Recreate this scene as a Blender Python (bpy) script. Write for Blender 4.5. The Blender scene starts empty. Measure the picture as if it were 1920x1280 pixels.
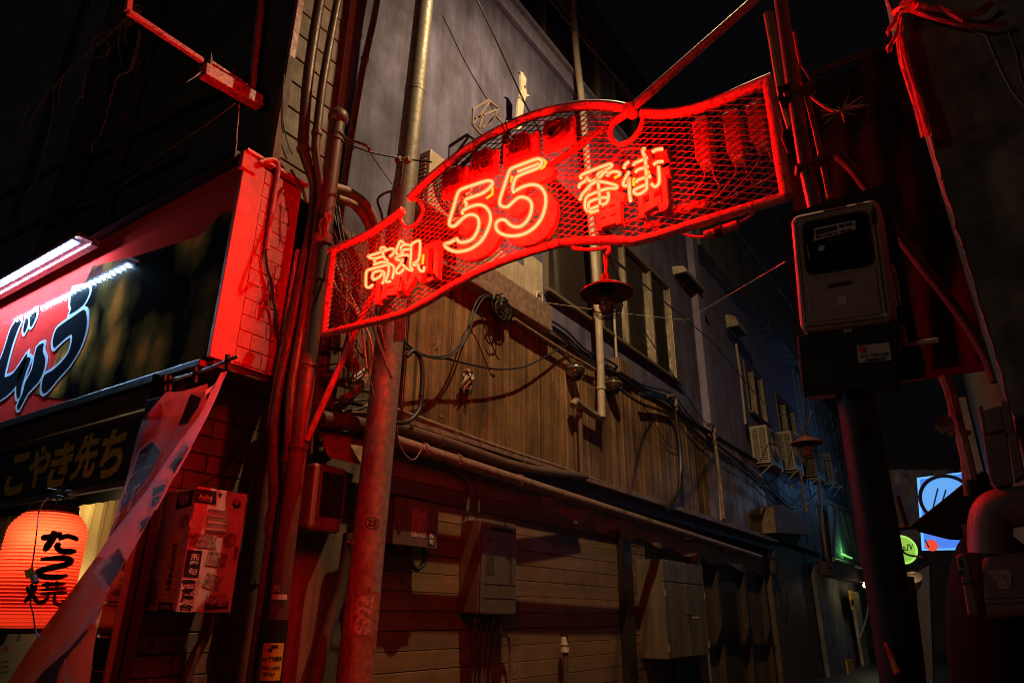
import bpy, bmesh, math, random
import numpy as np
from mathutils import Vector, Matrix

random.seed(5)
sc = bpy.context.scene
col = sc.collection
PI = math.pi

# ------------------------------------------------------------------ camera
F, CX, CY, H = 1285.0, 960.0, 640.0, 1.55
def _n(v):
    v = np.array(v, float); return v / np.linalg.norm(v)
_Y = _n([1900 - CX, 1158 - CY, F])               # alley direction seen by the camera
_X = -_n([-1090 - CX, 1133 - CY, F]); _X = _n(_X - _X.dot(_Y) * _Y)
_Z = np.cross(_X, _Y)
R = np.array([_X, _Y, _Z])                       # world = R @ camera(right, down, forward)
cam = bpy.data.cameras.new("camera")
cam.sensor_width = 36; cam.lens = F / 1920 * 36; cam.clip_end = 400; cam.clip_start = .05
camo = bpy.data.objects.new("camera", cam); col.objects.link(camo)
r_, d_, f_ = R[:, 0], R[:, 1], R[:, 2]
M = Matrix(((r_[0], -d_[0], -f_[0], 0), (r_[1], -d_[1], -f_[1], 0), (r_[2], -d_[2], -f_[2], H), (0, 0, 0, 1)))
camo.matrix_world = M
sc.camera = camo
sc.view_settings.view_transform = 'Standard'; sc.view_settings.look = 'None'
sc.view_settings.gamma = 1; sc.view_settings.exposure = 0; sc.view_settings.use_curve_mapping = False
sc.cycles.use_denoising = True; sc.cycles.filter_width = 1.05
sc.cycles.max_bounces = 6; sc.cycles.transparent_max_bounces = 12; sc.cycles.sample_clamp_indirect = 4

# ------------------------------------------------------------------ night sky
world = bpy.data.worlds.new("World"); sc.world = world; world.use_nodes = True
bg = world.node_tree.nodes['Background']
bg.inputs[0].default_value = (.34, .34, .46, 1); bg.inputs[1].default_value = .005

def lamp(name, kind, loc, power, color, target=None, size=.1, spot=None, blend=.5):
    l = bpy.data.lights.new(name, kind); l.energy = power; l.color = color
    if kind in ('POINT', 'SPOT'): l.shadow_soft_size = size
    if kind == 'AREA': l.size = size
    if spot: l.spot_size = math.radians(spot); l.spot_blend = blend
    o = bpy.data.objects.new(name, l); col.objects.link(o); o.location = loc
    if target is not None:
        o.rotation_euler = (Vector(target) - Vector(loc)).to_track_quat('-Z', 'Y').to_euler()
    return o
LAMP = Vector((-1.5, 4.9, 9.6))
lamp("street_light", 'SPOT', LAMP, 1750, (1, .67, .33), LAMP + Vector((-.42, .62, -1)), .05, 152, 1.0)
lamp("front_fill_light", 'POINT', (-3.4, -5.0, 3.4), 80, (1, .72, .5), size=.4)  # added fill lamp with no visible source, lifts the meter and shop front

# ------------------------------------------------------------------ helpers
def ray(px, py):
    return R @ np.array([(px - CX) / F, (py - CY) / F, 1.0])
def onY(px, py, y):
    d = ray(px, py); t = y / d[1]; return Vector((d[0] * t, y, H + d[2] * t))
def onX(px, py, x):
    d = ray(px, py); t = x / d[0]; return Vector((x, d[1] * t, H + d[2] * t))
def ys(pts, y): return [onY(a, b, y) for a, b in pts]
def xs(pts, x): return [onX(a, b, x) for a, b in pts]

class MB:
    def __init__(s): s.v = []; s.f = []
    def add(s, vs, fs):
        n = len(s.v); s.v += [Vector(q) for q in vs]; s.f += [tuple(i + n for i in f) for f in fs]; return s
    def box(s, x0, x1, y0, y1, z0, z1):
        if x0 > x1: x0, x1 = x1, x0
        if y0 > y1: y0, y1 = y1, y0
        if z0 > z1: z0, z1 = z1, z0
        return s.add([(x0, y0, z0), (x1, y0, z0), (x1, y1, z0), (x0, y1, z0), (x0, y0, z1), (x1, y0, z1), (x1, y1, z1), (x0, y1, z1)],
                     [(0, 3, 2, 1), (4, 5, 6, 7), (0, 1, 5, 4), (1, 2, 6, 5), (2, 3, 7, 6), (3, 0, 4, 7)])
    def bar(s, a, b, w, h, up=(0, 0, 1)):
        a = Vector(a); b = Vector(b); d = (b - a).normalized(); up = Vector(up)
        if abs(d.dot(up)) > .98: up = Vector((1, 0, 0))
        u = d.cross(up).normalized() * w / 2; v = u.cross(d).normalized() * h / 2
        vs = [p + i * u + j * v for p in (a, b) for i, j in ((-1, -1), (1, -1), (1, 1), (-1, 1))]
        return s.add(vs, [(0, 1, 2, 3), (7, 6, 5, 4), (0, 4, 5, 1), (1, 5, 6, 2), (2, 6, 7, 3), (3, 7, 4, 0)])
    def tube(s, pts, r, n=8, closed=False, caps=True):
        pts = [Vector(p) for p in pts]; m = len(pts); rings = []
        rr = r if isinstance(r, (list, tuple)) else [r] * m
        prev = None
        for i, p in enumerate(pts):
            a = pts[(i - 1) % m] if (closed or i) else p; b = pts[(i + 1) % m] if (closed or i < m - 1) else p
            t = (b - a)
            t = t.normalized() if t.length > 1e-9 else Vector((0, 0, 1))
            if prev is None:
                q = Vector((0, 0, 1)) if abs(t.z) < .9 else Vector((1, 0, 0))
                u = t.cross(q).normalized()
            else:
                u = (prev - t * prev.dot(t))
                u = u.normalized() if u.length > 1e-6 else t.orthogonal().normalized()
            prev = u; w = t.cross(u)
            rings.append([p + (u * math.cos(k * 2 * PI / n) + w * math.sin(k * 2 * PI / n)) * rr[i] for k in range(n)])
        vs = [q for g in rings for q in g]; fs = []
        for i in range(m if closed else m - 1):
            j = (i + 1) % m
            for k in range(n):
                l = (k + 1) % n; fs.append((i * n + k, i * n + l, j * n + l, j * n + k))
        if caps and not closed:
            fs.append(tuple(range(n))[::-1]); fs.append(tuple((m - 1) * n + k for k in range(n)))
        return s.add(vs, fs)
    def lathe(s, prof, n=24, center=(0, 0, 0), axis=(0, 0, 1)):
        c = Vector(center); q = Vector((0, 0, 1)).rotation_difference(Vector(axis))
        vs = []; fs = []
        for r, z in prof:
            for k in range(n):
                a = 2 * PI * k / n; vs.append(c + q @ Vector((r * math.cos(a), r * math.sin(a), z)))
        for i in range(len(prof) - 1):
            for k in range(n):
                l = (k + 1) % n; fs.append((i * n + k, i * n + l, (i + 1) * n + l, (i + 1) * n + k))
        if prof[0][0] > 1e-5: fs.append(tuple(range(n))[::-1])
        if prof[-1][0] > 1e-5: fs.append(tuple((len(prof) - 1) * n + k for k in range(n)))
        return s.add(vs, fs)
    def grid(s, rows):
        m = len(rows[0]); vs = [p for r in rows for p in r]
        return s.add(vs, [(i * m + j, i * m + j + 1, (i + 1) * m + j + 1, (i + 1) * m + j) for i in range(len(rows) - 1) for j in range(m - 1)])
    def prism(s, poly, off):
        """closed planar polygon (convex-ish) pushed along off"""
        n = len(poly); off = Vector(off)
        return s.add([Vector(p) for p in poly] + [Vector(p) + off for p in poly],
                     [tuple(range(n))[::-1], tuple(range(n, 2 * n))] + [(i, (i + 1) % n, n + (i + 1) % n, n + i) for i in range(n)])
    def mesh(s, me):
        return s.add([v.co.copy() for v in me.vertices], [tuple(p.vertices) for p in me.polygons])
    def lo(s):
        a = np.array([tuple(v) for v in s.v]); b = a.min(0); t = a.max(0)
        return Vector(((b[0] + t[0]) / 2, (b[1] + t[1]) / 2, b[2]))

def smooth_path(pts, k=5):
    """Catmull-Rom through the points"""
    p = [Vector(q) for q in pts]; out = []
    for i in range(len(p) - 1):
        a = p[i - 1] if i else p[0] * 2 - p[1]; b = p[i]; c = p[i + 1]; d = p[i + 2] if i + 2 < len(p) else p[-1] * 2 - p[-2]
        for j in range(k):
            t = j / k
            out.append(.5 * ((2 * b) + (c - a) * t + (2 * a - 5 * b + 4 * c - d) * t * t + (3 * b - a - 3 * c + d) * t ** 3))
    return out + [p[-1]]

def build(name, mb, mat, root=None, label=None, origin=None, bevel=0, smooth=False, kind=None):
    o0 = root['_w'] if root is not None else (origin if origin is not None else mb.lo())
    o0 = Vector(o0)
    me = bpy.data.meshes.new(name)
    me.from_pydata([tuple(v - o0) for v in mb.v], [], mb.f); me.update()
    bm = bmesh.new(); bm.from_mesh(me); bmesh.ops.recalc_face_normals(bm, faces=bm.faces); bm.to_mesh(me); bm.free()
    if smooth:
        me.polygons.foreach_set('use_smooth', [True] * len(me.polygons))
        me.set_sharp_from_angle(angle=math.radians(42))
    me.materials.append(mat)
    o = bpy.data.objects.new(name, me); col.objects.link(o)
    if root is not None:
        o.parent = root; o['_w'] = tuple(o0)
    else:
        o.location = o0; o['_w'] = tuple(o0)
    if bevel:
        b = o.modifiers.new('bevel', 'BEVEL'); b.width = bevel; b.segments = 2; b.limit_method = 'ANGLE'
    if label: o['label'] = label
    if kind: o['kind'] = kind
    return o
def child(name, mb, mat, parent, **k):
    return build(name, mb, mat, parent, **k)
def thing(name, label, cat, base, group=None):
    o = bpy.data.objects.new(name, None); col.objects.link(o); o.location = base; o['_w'] = tuple(base)
    o.empty_display_size = .1
    o['label'] = label; o['category'] = cat
    if group: o['group'] = group
    return o
def solo(name, mb, mat, label, cat, group=None, **k):
    o = build(name, mb, mat, **k); o['label'] = label; o['category'] = cat
    if group: o['group'] = group
    return o
def struct(name, mb, mat, **k):
    o = build(name, mb, mat, **k); o['kind'] = 'structure'; return o
def pieces(name, places, mat, root, size, bevel=0, jitter=.0):
    """alike pieces sharing one mesh: places = list of (center, scale xyz)"""
    x, y, z = size; mb = MB().box(-x / 2, x / 2, -y / 2, y / 2, -z / 2, z / 2)
    me = bpy.data.meshes.new(name); bm = bmesh.new()
    me.from_pydata([tuple(v) for v in mb.v], [], mb.f)
    bm.from_mesh(me)
    if bevel: bmesh.ops.bevel(bm, geom=[e for e in bm.edges], offset=bevel, segments=1, affect='EDGES')
    bmesh.ops.recalc_face_normals(bm, faces=bm.faces); bm.to_mesh(me); bm.free()
    me.materials.append(mat); w = Vector(root['_w'])
    for c, s in places:
        o = bpy.data.objects.new(name, me); col.objects.link(o); o.parent = root
        o.location = Vector(c) - w + Vector([random.uniform(-jitter, jitter) if k != 1e9 else 0 for k in range(3)])
        o.scale = s

# text and flat shapes as meshes in (u, v, depth) ---------------------------
def text_mesh(s, bold=0.0, extrude=.0):
    c = bpy.data.curves.new('t', 'FONT'); c.body = s; c.extrude = extrude; c.offset = bold; c.resolution_u = 3
    o = bpy.data.objects.new('t', c); col.objects.link(o)
    me = bpy.data.meshes.new_from_object(o.evaluated_get(bpy.context.evaluated_depsgraph_get()))
    bpy.data.objects.remove(o); bpy.data.curves.remove(c)
    return me
def shape_mesh(polys, extrude=.0, offset=0.0):
    c = bpy.data.curves.new('s', 'CURVE'); c.dimensions = '2D'; c.fill_mode = 'BOTH' if extrude else 'FRONT'; c.extrude = extrude; c.offset = offset
    for P in polys:
        ar = sum(P[i][0] * P[(i + 1) % len(P)][1] - P[(i + 1) % len(P)][0] * P[i][1] for i in range(len(P)))
        if ar < 0: P = P[::-1]
        sp = c.splines.new('POLY'); sp.points.add(len(P) - 1); sp.use_cyclic_u = True
        for a, b in zip(sp.points, P): a.co = (b[0], b[1], 0, 1)
    o = bpy.data.objects.new('s', c); col.objects.link(o)
    me = bpy.data.meshes.new_from_object(o.evaluated_get(bpy.context.evaluated_depsgraph_get()))
    bpy.data.objects.remove(o); bpy.data.curves.remove(c)
    return me
def lay(me, O, U, V, N, fit=None, shear=0):
    """mesh in (x,y,z) -> O + x U + y V + z N ; fit=(w,h) rescales its bounds to 0..w, 0..h"""
    O, U, V, N = map(Vector, (O, U, V, N)); mb = MB()
    co = np.array([tuple(v.co) for v in me.vertices])
    if fit:
        lo = co.min(0); sp = co.max(0) - lo; sp[sp < 1e-6] = 1
        co[:, 0] = (co[:, 0] - lo[0]) / sp[0] * fit[0]; co[:, 1] = (co[:, 1] - lo[1]) / sp[1] * fit[1]
    co[:, 0] += shear * co[:, 1]
    mb.add([O + U * c[0] + V * c[1] + N * c[2] for c in co], [tuple(p.vertices) for p in me.polygons])
    bpy.data.meshes.remove(me)
    return mb
def quad_text(s, tl, tr, bl, bold=.0, depth=.001, lift=.002, vertical=False, N=None):
    """text filling the parallelogram with top-left, top-right, bottom-left corners"""
    tl, tr, bl = Vector(tl), Vector(tr), Vector(bl); U = tr - tl; V = tl - bl
    n = Vector(N) if N is not None else U.cross(V).normalized()
    mb = MB()
    if vertical:
        k = len(s)
        for i, ch in enumerate(s):
            o = bl + V * ((k - 1 - i) / k) + n * lift
            m = lay(text_mesh(ch, bold, depth), o + V * .04 / k, U, V * (.92 / k), n, (1, 1)); mb.add(m.v, m.f)
    else:
        m = lay(text_mesh(s, bold, depth), bl + n * lift, U, V, n, (1, 1)); mb.add(m.v, m.f)
    return mb
def slab(tl, tr, bl, t=.002, lift=.0):
    tl, tr, bl = Vector(tl), Vector(tr), Vector(bl); br = tr + bl - tl; n = (tr - tl).cross(tl - bl).normalized()
    return MB().prism([p + n * lift for p in (bl, br, tr, tl)], n * t)

# ------------------------------------------------------------------ materials
def mat(name, c, rough=.6, metal=0.0, c2=None, amt=.5, scale=6.0, streak=0.0, sc3=(9, 9, .35), bump=.0, bscale=60.0, rnd=0.0, spec=.5, coat=0.0, thr=(.35, .7)):
    m = bpy.data.materials.new(name); m.use_nodes = True; t = m.node_tree; N = t.nodes; L = t.links
    b = N['Principled BSDF']; b.inputs['Roughness'].default_value = rough; b.inputs['Metallic'].default_value = metal
    b.inputs['Specular IOR Level'].default_value = spec; b.inputs['Coat Weight'].default_value = coat; b.inputs['Coat Roughness'].default_value = .04
    g = N.new('ShaderNodeNewGeometry'); c2 = c2 or tuple(x * .45 for x in c)
    def noise(scl, det, sc3=None, rou=.6):
        n = N.new('ShaderNodeTexNoise'); n.inputs['Scale'].default_value = scl; n.inputs['Detail'].default_value = det; n.inputs['Roughness'].default_value = rou
        if sc3:
            mp = N.new('ShaderNodeMapping'); mp.inputs['Scale'].default_value = sc3; L.new(g.outputs['Position'], mp.inputs[0]); L.new(mp.outputs[0], n.inputs[0])
        else: L.new(g.outputs['Position'], n.inputs[0])
        return n
    def ramp(src, a, bb, va, vb):
        r = N.new('ShaderNodeMapRange'); r.inputs[1].default_value = a; r.inputs[2].default_value = bb; r.inputs[3].default_value = va; r.inputs[4].default_value = vb
        L.new(src, r.inputs[0]); return r.outputs[0]
    n1 = noise(scale, 8); f = ramp(n1.outputs[0], thr[0], thr[1], 0, amt)
    mx = N.new('ShaderNodeMix'); mx.data_type = 'RGBA'; mx.inputs[6].default_value = (*c, 1); mx.inputs[7].default_value = (*c2, 1); L.new(f, mx.inputs[0])
    out = mx.outputs[2]
    def mul(out, fac):
        q = N.new('ShaderNodeMix'); q.data_type = 'RGBA'; q.blend_type = 'MULTIPLY'; q.inputs[0].default_value = 1
        L.new(out, q.inputs[6]); cb = N.new('ShaderNodeCombineColor')
        for i in range(3): L.new(fac, cb.inputs[i])
        L.new(cb.outputs[0], q.inputs[7]); return q.outputs[2]
    n3 = noise(90, 3); out = mul(out, ramp(n3.outputs[0], .3, .7, .86, 1.08))
    if streak:
        n2 = noise(1.0, 7, sc3, .7); out = mul(out, ramp(n2.outputs[0], .38, .66, 1, 1 - streak))
    if rnd:
        oi = N.new('ShaderNodeObjectInfo'); out = mul(out, ramp(oi.outputs['Random'], 0, 1, 1 - rnd, 1 + rnd * .3))
    L.new(out, b.inputs['Base Color'])
    if rough > .09: rr = ramp(n1.outputs[0], .3, .7, max(0, rough - .08), min(1, rough + .12)); 
    if rough > .09: L.new(rr, b.inputs['Roughness'])
    if bump:
        nb = noise(bscale, 5); bp = N.new('ShaderNodeBump'); bp.inputs['Strength'].default_value = bump; bp.inputs['Distance'].default_value = .01
        L.new(nb.outputs[0], bp.inputs['Height']); L.new(bp.outputs[0], b.inputs['Normal'])
    return m
def glow(name, c, s, base=(.1, .1, .1)):
    m = bpy.data.materials.new(name); m.use_nodes = True; b = m.node_tree.nodes['Principled BSDF']
    b.inputs['Base Color'].default_value = (*base, 1); b.inputs['Emission Color'].default_value = (*c, 1); b.inputs['Emission Strength'].default_value = s
    b.inputs['Roughness'].default_value = .3
    return m
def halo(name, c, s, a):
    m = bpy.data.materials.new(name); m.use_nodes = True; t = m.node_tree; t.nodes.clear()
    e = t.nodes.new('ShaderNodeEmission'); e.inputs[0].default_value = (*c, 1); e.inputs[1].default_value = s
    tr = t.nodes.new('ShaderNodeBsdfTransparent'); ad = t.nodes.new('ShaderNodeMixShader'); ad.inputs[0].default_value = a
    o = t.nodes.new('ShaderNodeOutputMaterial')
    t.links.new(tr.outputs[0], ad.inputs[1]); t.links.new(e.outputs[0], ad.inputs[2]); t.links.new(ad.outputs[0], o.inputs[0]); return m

def cloth_mat(name, c, c2, trans=.45, scale=5):
    m = mat(name, c, .85, 0, c2, .8, scale, bump=.2, bscale=30); t = m.node_tree
    p = t.nodes['Principled BSDF']; tr = t.nodes.new('ShaderNodeBsdfTranslucent'); mx = t.nodes.new('ShaderNodeMixShader'); mx.inputs[0].default_value = trans
    t.links.new(p.inputs['Base Color'].links[0].from_socket, tr.inputs[0])
    t.links.new(p.outputs[0], mx.inputs[1]); t.links.new(tr.outputs[0], mx.inputs[2]); t.links.new(mx.outputs[0], t.nodes['Material Output'].inputs[0])
    return m

K = dict(
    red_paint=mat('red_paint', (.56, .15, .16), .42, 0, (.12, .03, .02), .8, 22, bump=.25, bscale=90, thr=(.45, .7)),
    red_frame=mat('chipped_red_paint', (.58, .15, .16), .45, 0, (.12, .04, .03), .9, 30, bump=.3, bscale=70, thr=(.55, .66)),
    pink_wall=mat('red_render', (.5, .09, .1), .62, 0, (.38, .065, .07), .7, 9, bump=.3, bscale=140),
    wire=mat('mesh_wire', (.24, .1, .09), .5, .4, (.1, .04, .03), .7, 30),
    galv=mat('galvanised_steel', (.33, .31, .27), .5, .4, (.16, .14, .11), .9, 18, bump=.12, bscale=80),
    tube_old=mat('rusty_pipe_paint', (.3, .22, .17), .5, .1, (.1, .05, .03), .9, 14, bump=.3, bscale=60),
    dark_pipe=mat('dark_pipe', (.14, .085, .07), .42, .15, (.055, .032, .025), .8, 16, bump=.2),
    cable=mat('black_cable', (.02, .02, .02), .45),
    grey_cable=mat('grey_cable', (.3, .3, .29), .5),
    hose=mat('corrugated_hose', (.35, .2, .13), .5, 0, (.15, .07, .04), .7, 20),
    lavender=mat('lavender_render', (.165, .16, .3), .8, 0, (.07, .06, .09), .85, 1.7, streak=.65, sc3=(2.4, 2.4, .35), bump=.35, bscale=120),
    lavender_pale=mat('pale_lavender_render', (.28, .27, .44), .8, 0, (.17, .15, .22), .7, 3, streak=.35, sc3=(4, 4, .3), bump=.3, bscale=120),
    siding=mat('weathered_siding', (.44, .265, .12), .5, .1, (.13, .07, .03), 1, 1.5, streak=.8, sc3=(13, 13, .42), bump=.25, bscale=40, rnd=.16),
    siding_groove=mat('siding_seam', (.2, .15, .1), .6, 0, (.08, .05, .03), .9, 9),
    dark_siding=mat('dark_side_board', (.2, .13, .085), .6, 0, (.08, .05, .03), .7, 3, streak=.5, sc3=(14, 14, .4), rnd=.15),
    cream_board=mat('cream_board', (.27, .165, .085), .5, 0, (.16, .095, .05), .8, 3, streak=.3, sc3=(1.5, .7, 16), bump=.12, bscale=50, rnd=.2),
    cabinet=mat('dull_cabinet_paint', (.2, .175, .13), .4, .2, (.12, .1, .07), .7, 4, streak=.4, sc3=(7, 7, .5), bump=.06),
    cream=mat('cream_paint', (.52, .47, .36), .5, 0, (.3, .24, .16), .7, 6, streak=.3),
    ivory=mat('ivory_plastic', (.5, .44, .32), .45, 0, (.34, .28, .18), .6, 7),
    beige_metal=mat('beige_metal', (.19, .145, .11), .35, .35, (.17, .12, .09), .6, 5, streak=.3, sc3=(8, 8, .6)),
    alu=mat('window_aluminium', (.24, .2, .145), .4, .5, (.25, .2, .13), .6, 8),
    glass=mat('dark_window_glass', (.03, .022, .02), .12, 0, (.05, .04, .03), .6, 2.0, coat=.2),
    dark=mat('dark_interior', (.012, .01, .01), .8),
    dark_wood=mat('dark_wood', (.08, .05, .035), .6, 0, (.03, .02, .015), .8, 5, streak=.5, sc3=(1, 12, 12), rnd=.25, bump=.2),
    dark_clap=mat('dark_clapboard', (.07, .065, .065), .6, 0, (.03, .028, .028), .7, 4, rnd=.2, bump=.2),
    tile=mat('wall_tile', (.2, .125, .09), .6, 0, (.11, .07, .05), .7, 7, rnd=.2, bump=.3, bscale=90),
    brown_brick=mat('brown_brick', (.2, .1, .075), .65, 0, (.1, .05, .04), .7, 9, rnd=.25, bump=.3, bscale=80),
    black_tile=mat('black_glazed_tile', (.02, .022, .028), .18, 0, (.01, .01, .012), .6, 12, rnd=.3, coat=.4),
    white_trim=mat('pale_trim', (.55, .5, .38), .5, 0, (.35, .3, .2), .6, 8),
    rust=mat('rusted_sheet', (.3, .16, .1), .7, .2, (.12, .05, .03), .9, 12, bump=.4),
    concrete=mat('stained_concrete', (.27, .25, .215), .9, 0, (.04, .037, .032), 1, 5, streak=.6, sc3=(6, 6, .8), bump=.9, bscale=28),
    asphalt=mat('wet_asphalt', (.05, .05, .055), .45, 0, (.03, .03, .032), .8, 3, bump=.4, bscale=120),
    black=mat('black_plastic', (.012, .012, .013), .6, spec=.25),
    black_cloth=mat('black_cloth', (.008, .008, .009), .9, spec=.08),
    hose_dark=mat('dark_corrugated_hose', (.035, .02, .016), .7, 0, (.05, .025, .02), .8, 14),
    black_metal=mat('black_painted_metal', (.022, .02, .02), .35, .3, (.05, .04, .035), .6, 14, bump=.1),
    meter=mat('beige_meter_plastic', (.27, .19, .145), .5, 0, (.2, .135, .1), .5, 8, bump=.25, bscale=260),
    meter_glass=mat('meter_window', (.012, .01, .01), .12, coat=.6),
    label_white=mat('paper_label', (.5, .45, .4), .6, 0, (.36, .3, .27), .6, 14),
    ink=mat('black_ink', (.012, .01, .012), .6),
    red_ink=mat('red_ink', (.5, .03, .03), .6),
    yellow_st=mat('yellow_sticker', (.7, .42, .03), .5, 0, (.5, .28, .02), .5, 10),
    white_st=mat('white_sticker', (.65, .62, .6), .5, 0, (.35, .32, .3), .7, 25),
    faded_st=mat('faded_sticker', (.4, .3, .28), .6, 0, (.16, .09, .08), 1, 34, thr=(.42, .58)),
    box_paint=mat('utility_box_paint', (.72, .6, .58), .45, 0, (.38, .28, .26), .6, 8),
    sign_red=mat('acrylic_sign_red', (.75, .04, .035), .04, 0, (.5, .025, .02), .5, 2, coat=.3),
    outline_blue=mat('letter_outline', (.55, .74, .95), .06),
    letter_black=mat('letter_black', (.008, .012, .018), .05, spec=.5),
    gold=mat('gold_lettering', (.42, .31, .03), .6, 0, (.14, .1, .01), .7, 30),
    plank_black=mat('black_plank', (.012, .011, .013), .5, 0, (.03, .022, .02), .5, 6),
    chrome=mat('polished_dome', (.25, .2, .16), .14, .9, (.2, .16, .12), .4, 10),
    dish=mat('enamel_dish', (.12, .035, .025), .35, .2, (.05, .02, .015), .7, 12),
    ribbon=cloth_mat('plastic_tape', (.8, .2, .2), (.5, .1, .1), .6, 30),
    vine=mat('dry_vine', (.4, .24, .19), .8, 0, (.07, .04, .03), .7, 30),
    bamboo=mat('old_bamboo', (.25, .24, .07), .5, 0, (.12, .08, .03), .8, 14),
    green_wall=mat('grey_green_render', (.25, .27, .25), .8, 0, (.1, .11, .1), .8, 3, streak=.5, sc3=(3, 3, .4), bump=.3),
    blue_wall=mat('pale_blue_sheet', (.36, .44, .5), .6, .1, (.2, .25, .3), .6, 3, streak=.4, sc3=(10, 10, .4)),
    canvas=mat('old_canvas', (.24, .17, .1), .7, 0, (.1, .07, .045), .8, 8, bump=.5, bscale=24),
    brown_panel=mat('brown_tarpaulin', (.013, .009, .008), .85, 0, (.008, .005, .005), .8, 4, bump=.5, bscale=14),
    gas=mat('gas_meter_paint', (.17, .09, .075), .55, 0, (.1, .05, .04), .6, 9, bump=.1),
    food_cloth=mat('curtain_cloth', (.5, .38, .16), .85, 0, (.36, .26, .1), .6, 6, streak=.4, sc3=(22, 22, .5)),
    poster=mat('poster_paper', (.5, .46, .26), .6, 0, (.42, .38, .2), .5, 4),
    banner_red=cloth_mat('banner_print_red', (.75, .3, .31), (.66, .2, .2)),
    banner_dark=cloth_mat('banner_print_maroon', (.34, .1, .12), (.24, .06, .09)),
    banner_food=cloth_mat('banner_print_brown', (.4, .15, .08), (.3, .06, .05)),
    banner_purple=cloth_mat('banner_print_purple', (.05, .008, .03), (.04, .006, .026), .15),
    banner_white=cloth_mat('banner_print_white', (.85, .5, .54), (.75, .42, .46), .6),
)

# ================================================================== SETTING
struct('street', MB().box(-30, 14, -14, 60, -.3, 0), K['asphalt'], origin=(0, 0, 0))

# ================================================================== SNACK SHOP BUILDING (left)
shop = thing('shop_building', 'dark corner snack shop building with red lit side wall and clapboard upper storey', 'building', (-4.9, 2.7, 0))
part = lambda n, mb, m, r=None, **k: build(n, mb, m, shop if r is None else r, **k)
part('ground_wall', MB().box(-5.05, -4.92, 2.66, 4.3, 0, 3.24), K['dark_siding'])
pl = []
for i in range(23):
    for j in range(5):
        y = 2.68 + j * .34 + (.17 if i % 2 else 0)
        if y + .33 < 4.35: pl.append(((-4.905, y + .165, .08 + i * .14), (1, 1, 1)))
for i in range(1, 23, 2): pl += [((-4.905, 2.68 + .08, .08 + i * .14), (1, .16 / .33, 1))]
pieces('brick', pl, K['tile'], shop, (.03, .33, .132), .004, .0015)
part('soffit', MB().box(-9.6, -4.42, 2.64, 3.12, 3.2, 3.26).box(-4.92, -4.42, 3.12, 3.45, 3.2, 3.26), K['dark_wood'])
part('fascia_box', MB().box(-9.6, -4.44, 2.66, 3.12, 3.26, 5.02), K['dark'])
part('fascia_return', MB().box(-4.44, -4.4, 2.59, 2.775, 3.25, 4.985).box(-4.44, -4.385, 2.56, 2.70, 4.86, 5.02), K['pink_wall'], bevel=.006)
part('side_panel', MB().box(-4.46, -4.402, 2.77, 3.16, 3.255, 4.97), K['pink_wall'])
pl = []
for i in range(13):
    h = .126; off = .14 if i % 2 else 0
    y = 2.785
    for e in ([.11, .255] if i % 2 else [.23, .135]):
        pl.append(((-4.412, y + e / 2, 3.33 + i * .131), (1, (e - .008) / .2, 1))); y += e
pieces('brick', pl, K['pink_wall'], shop, (.03, .2, h - .006), .004, .002)
part('top_flashing', MB().box(-4.5, -4.37, 2.58, 3.2, 5.02, 5.05), K['red_frame'], bevel=.004)
# upper storey
part('upper_wall', MB().box(-9.6, -4.66, 3.02, 3.62, 5.05, 10.5), K['dark'])
pl = [((-4.645, 3.31, 5.2 + i * .29), (1, 1, 1)) for i in range(18)]
pieces('clapboard', pl, K['tile'], shop, (.035, .6, .275), .006)
pl = [((-7.1, 3.0, 5.2 + i * .29), (1, 1, 1)) for i in range(18)]
pieces('clapboard', pl, K['dark_clap'], shop, (4.9, .035, .275), .006)
part('corner_trim', MB().box(-4.66, -4.6, 2.955, 3.03, 5.05, 6.45), K['brown_brick'], bevel=.004)  # brown below, red above: edge of the sign's shadow put into the colour
part('corner_trim', MB().box(-4.655, -4.605, 2.96, 3.03, 6.455, 10.5), K['red_paint'], bevel=.004)
part('rear_trim', MB().box(-4.66, -4.6, 3.6, 3.66, 6.2, 10.5), K['white_trim'])
part('upper_post', MB().bar(onY(472, 165, 2.9), onY(497, -60, 2.9), .05, .05), K['red_frame'])
# steel beams of the dark frontage high above the fascia
for a, b, wd in (((20, 420), (170, -20), .10), ((108, 420), (262, -20), .16), ((190, 400), (300, -20), .08)):
    part('frontage_post', MB().bar(onY(*a, 2.85), onY(*b, 2.85), wd, .06), K['dark_clap'])
for a, b in (((0, 370), (440, 135)), ((0, 455), (330, 275))):
    part('frontage_rail', MB().bar(onY(*a, 2.8), onY(*b, 2.8), .05, .09), K['dark_clap'])
# ground-floor front
part('front_beam', MB().box(-9.6, -4.95, 2.5, 2.66, 3.13, 3.2), K['black_metal'], bevel=.006)
part('front_lintel', MB().box(-9.6, -5.05, 2.55, 2.66, 2.98, 3.12), K['dark_wood'])
cpx = onY(232, 1090, 2.5).x
pier = part('corner_pier', MB().box(cpx - .22, cpx - .02, 2.53, 2.62, 0, 2.98), K['black_metal'])
pl = [((cpx - .12, 2.522, .1 + i * .2), (1, 1, 1)) for i in range(15)]
pieces('tile', pl, K['black_tile'], shop, (.196, .03, .19), .006, .001)
part('pier_edge', MB().box(cpx - .018, cpx - .004, 2.50, 2.54, 0, 2.98), K['alu'])
part('shop_back_wall', MB().box(-9.6, -5.05, 3.2, 3.3, 0, 3.2), K['dark'])
part('side_return', MB().box(-5.06, cpx, 2.6, 2.67, 0, 3.2), K['dark'])

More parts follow.
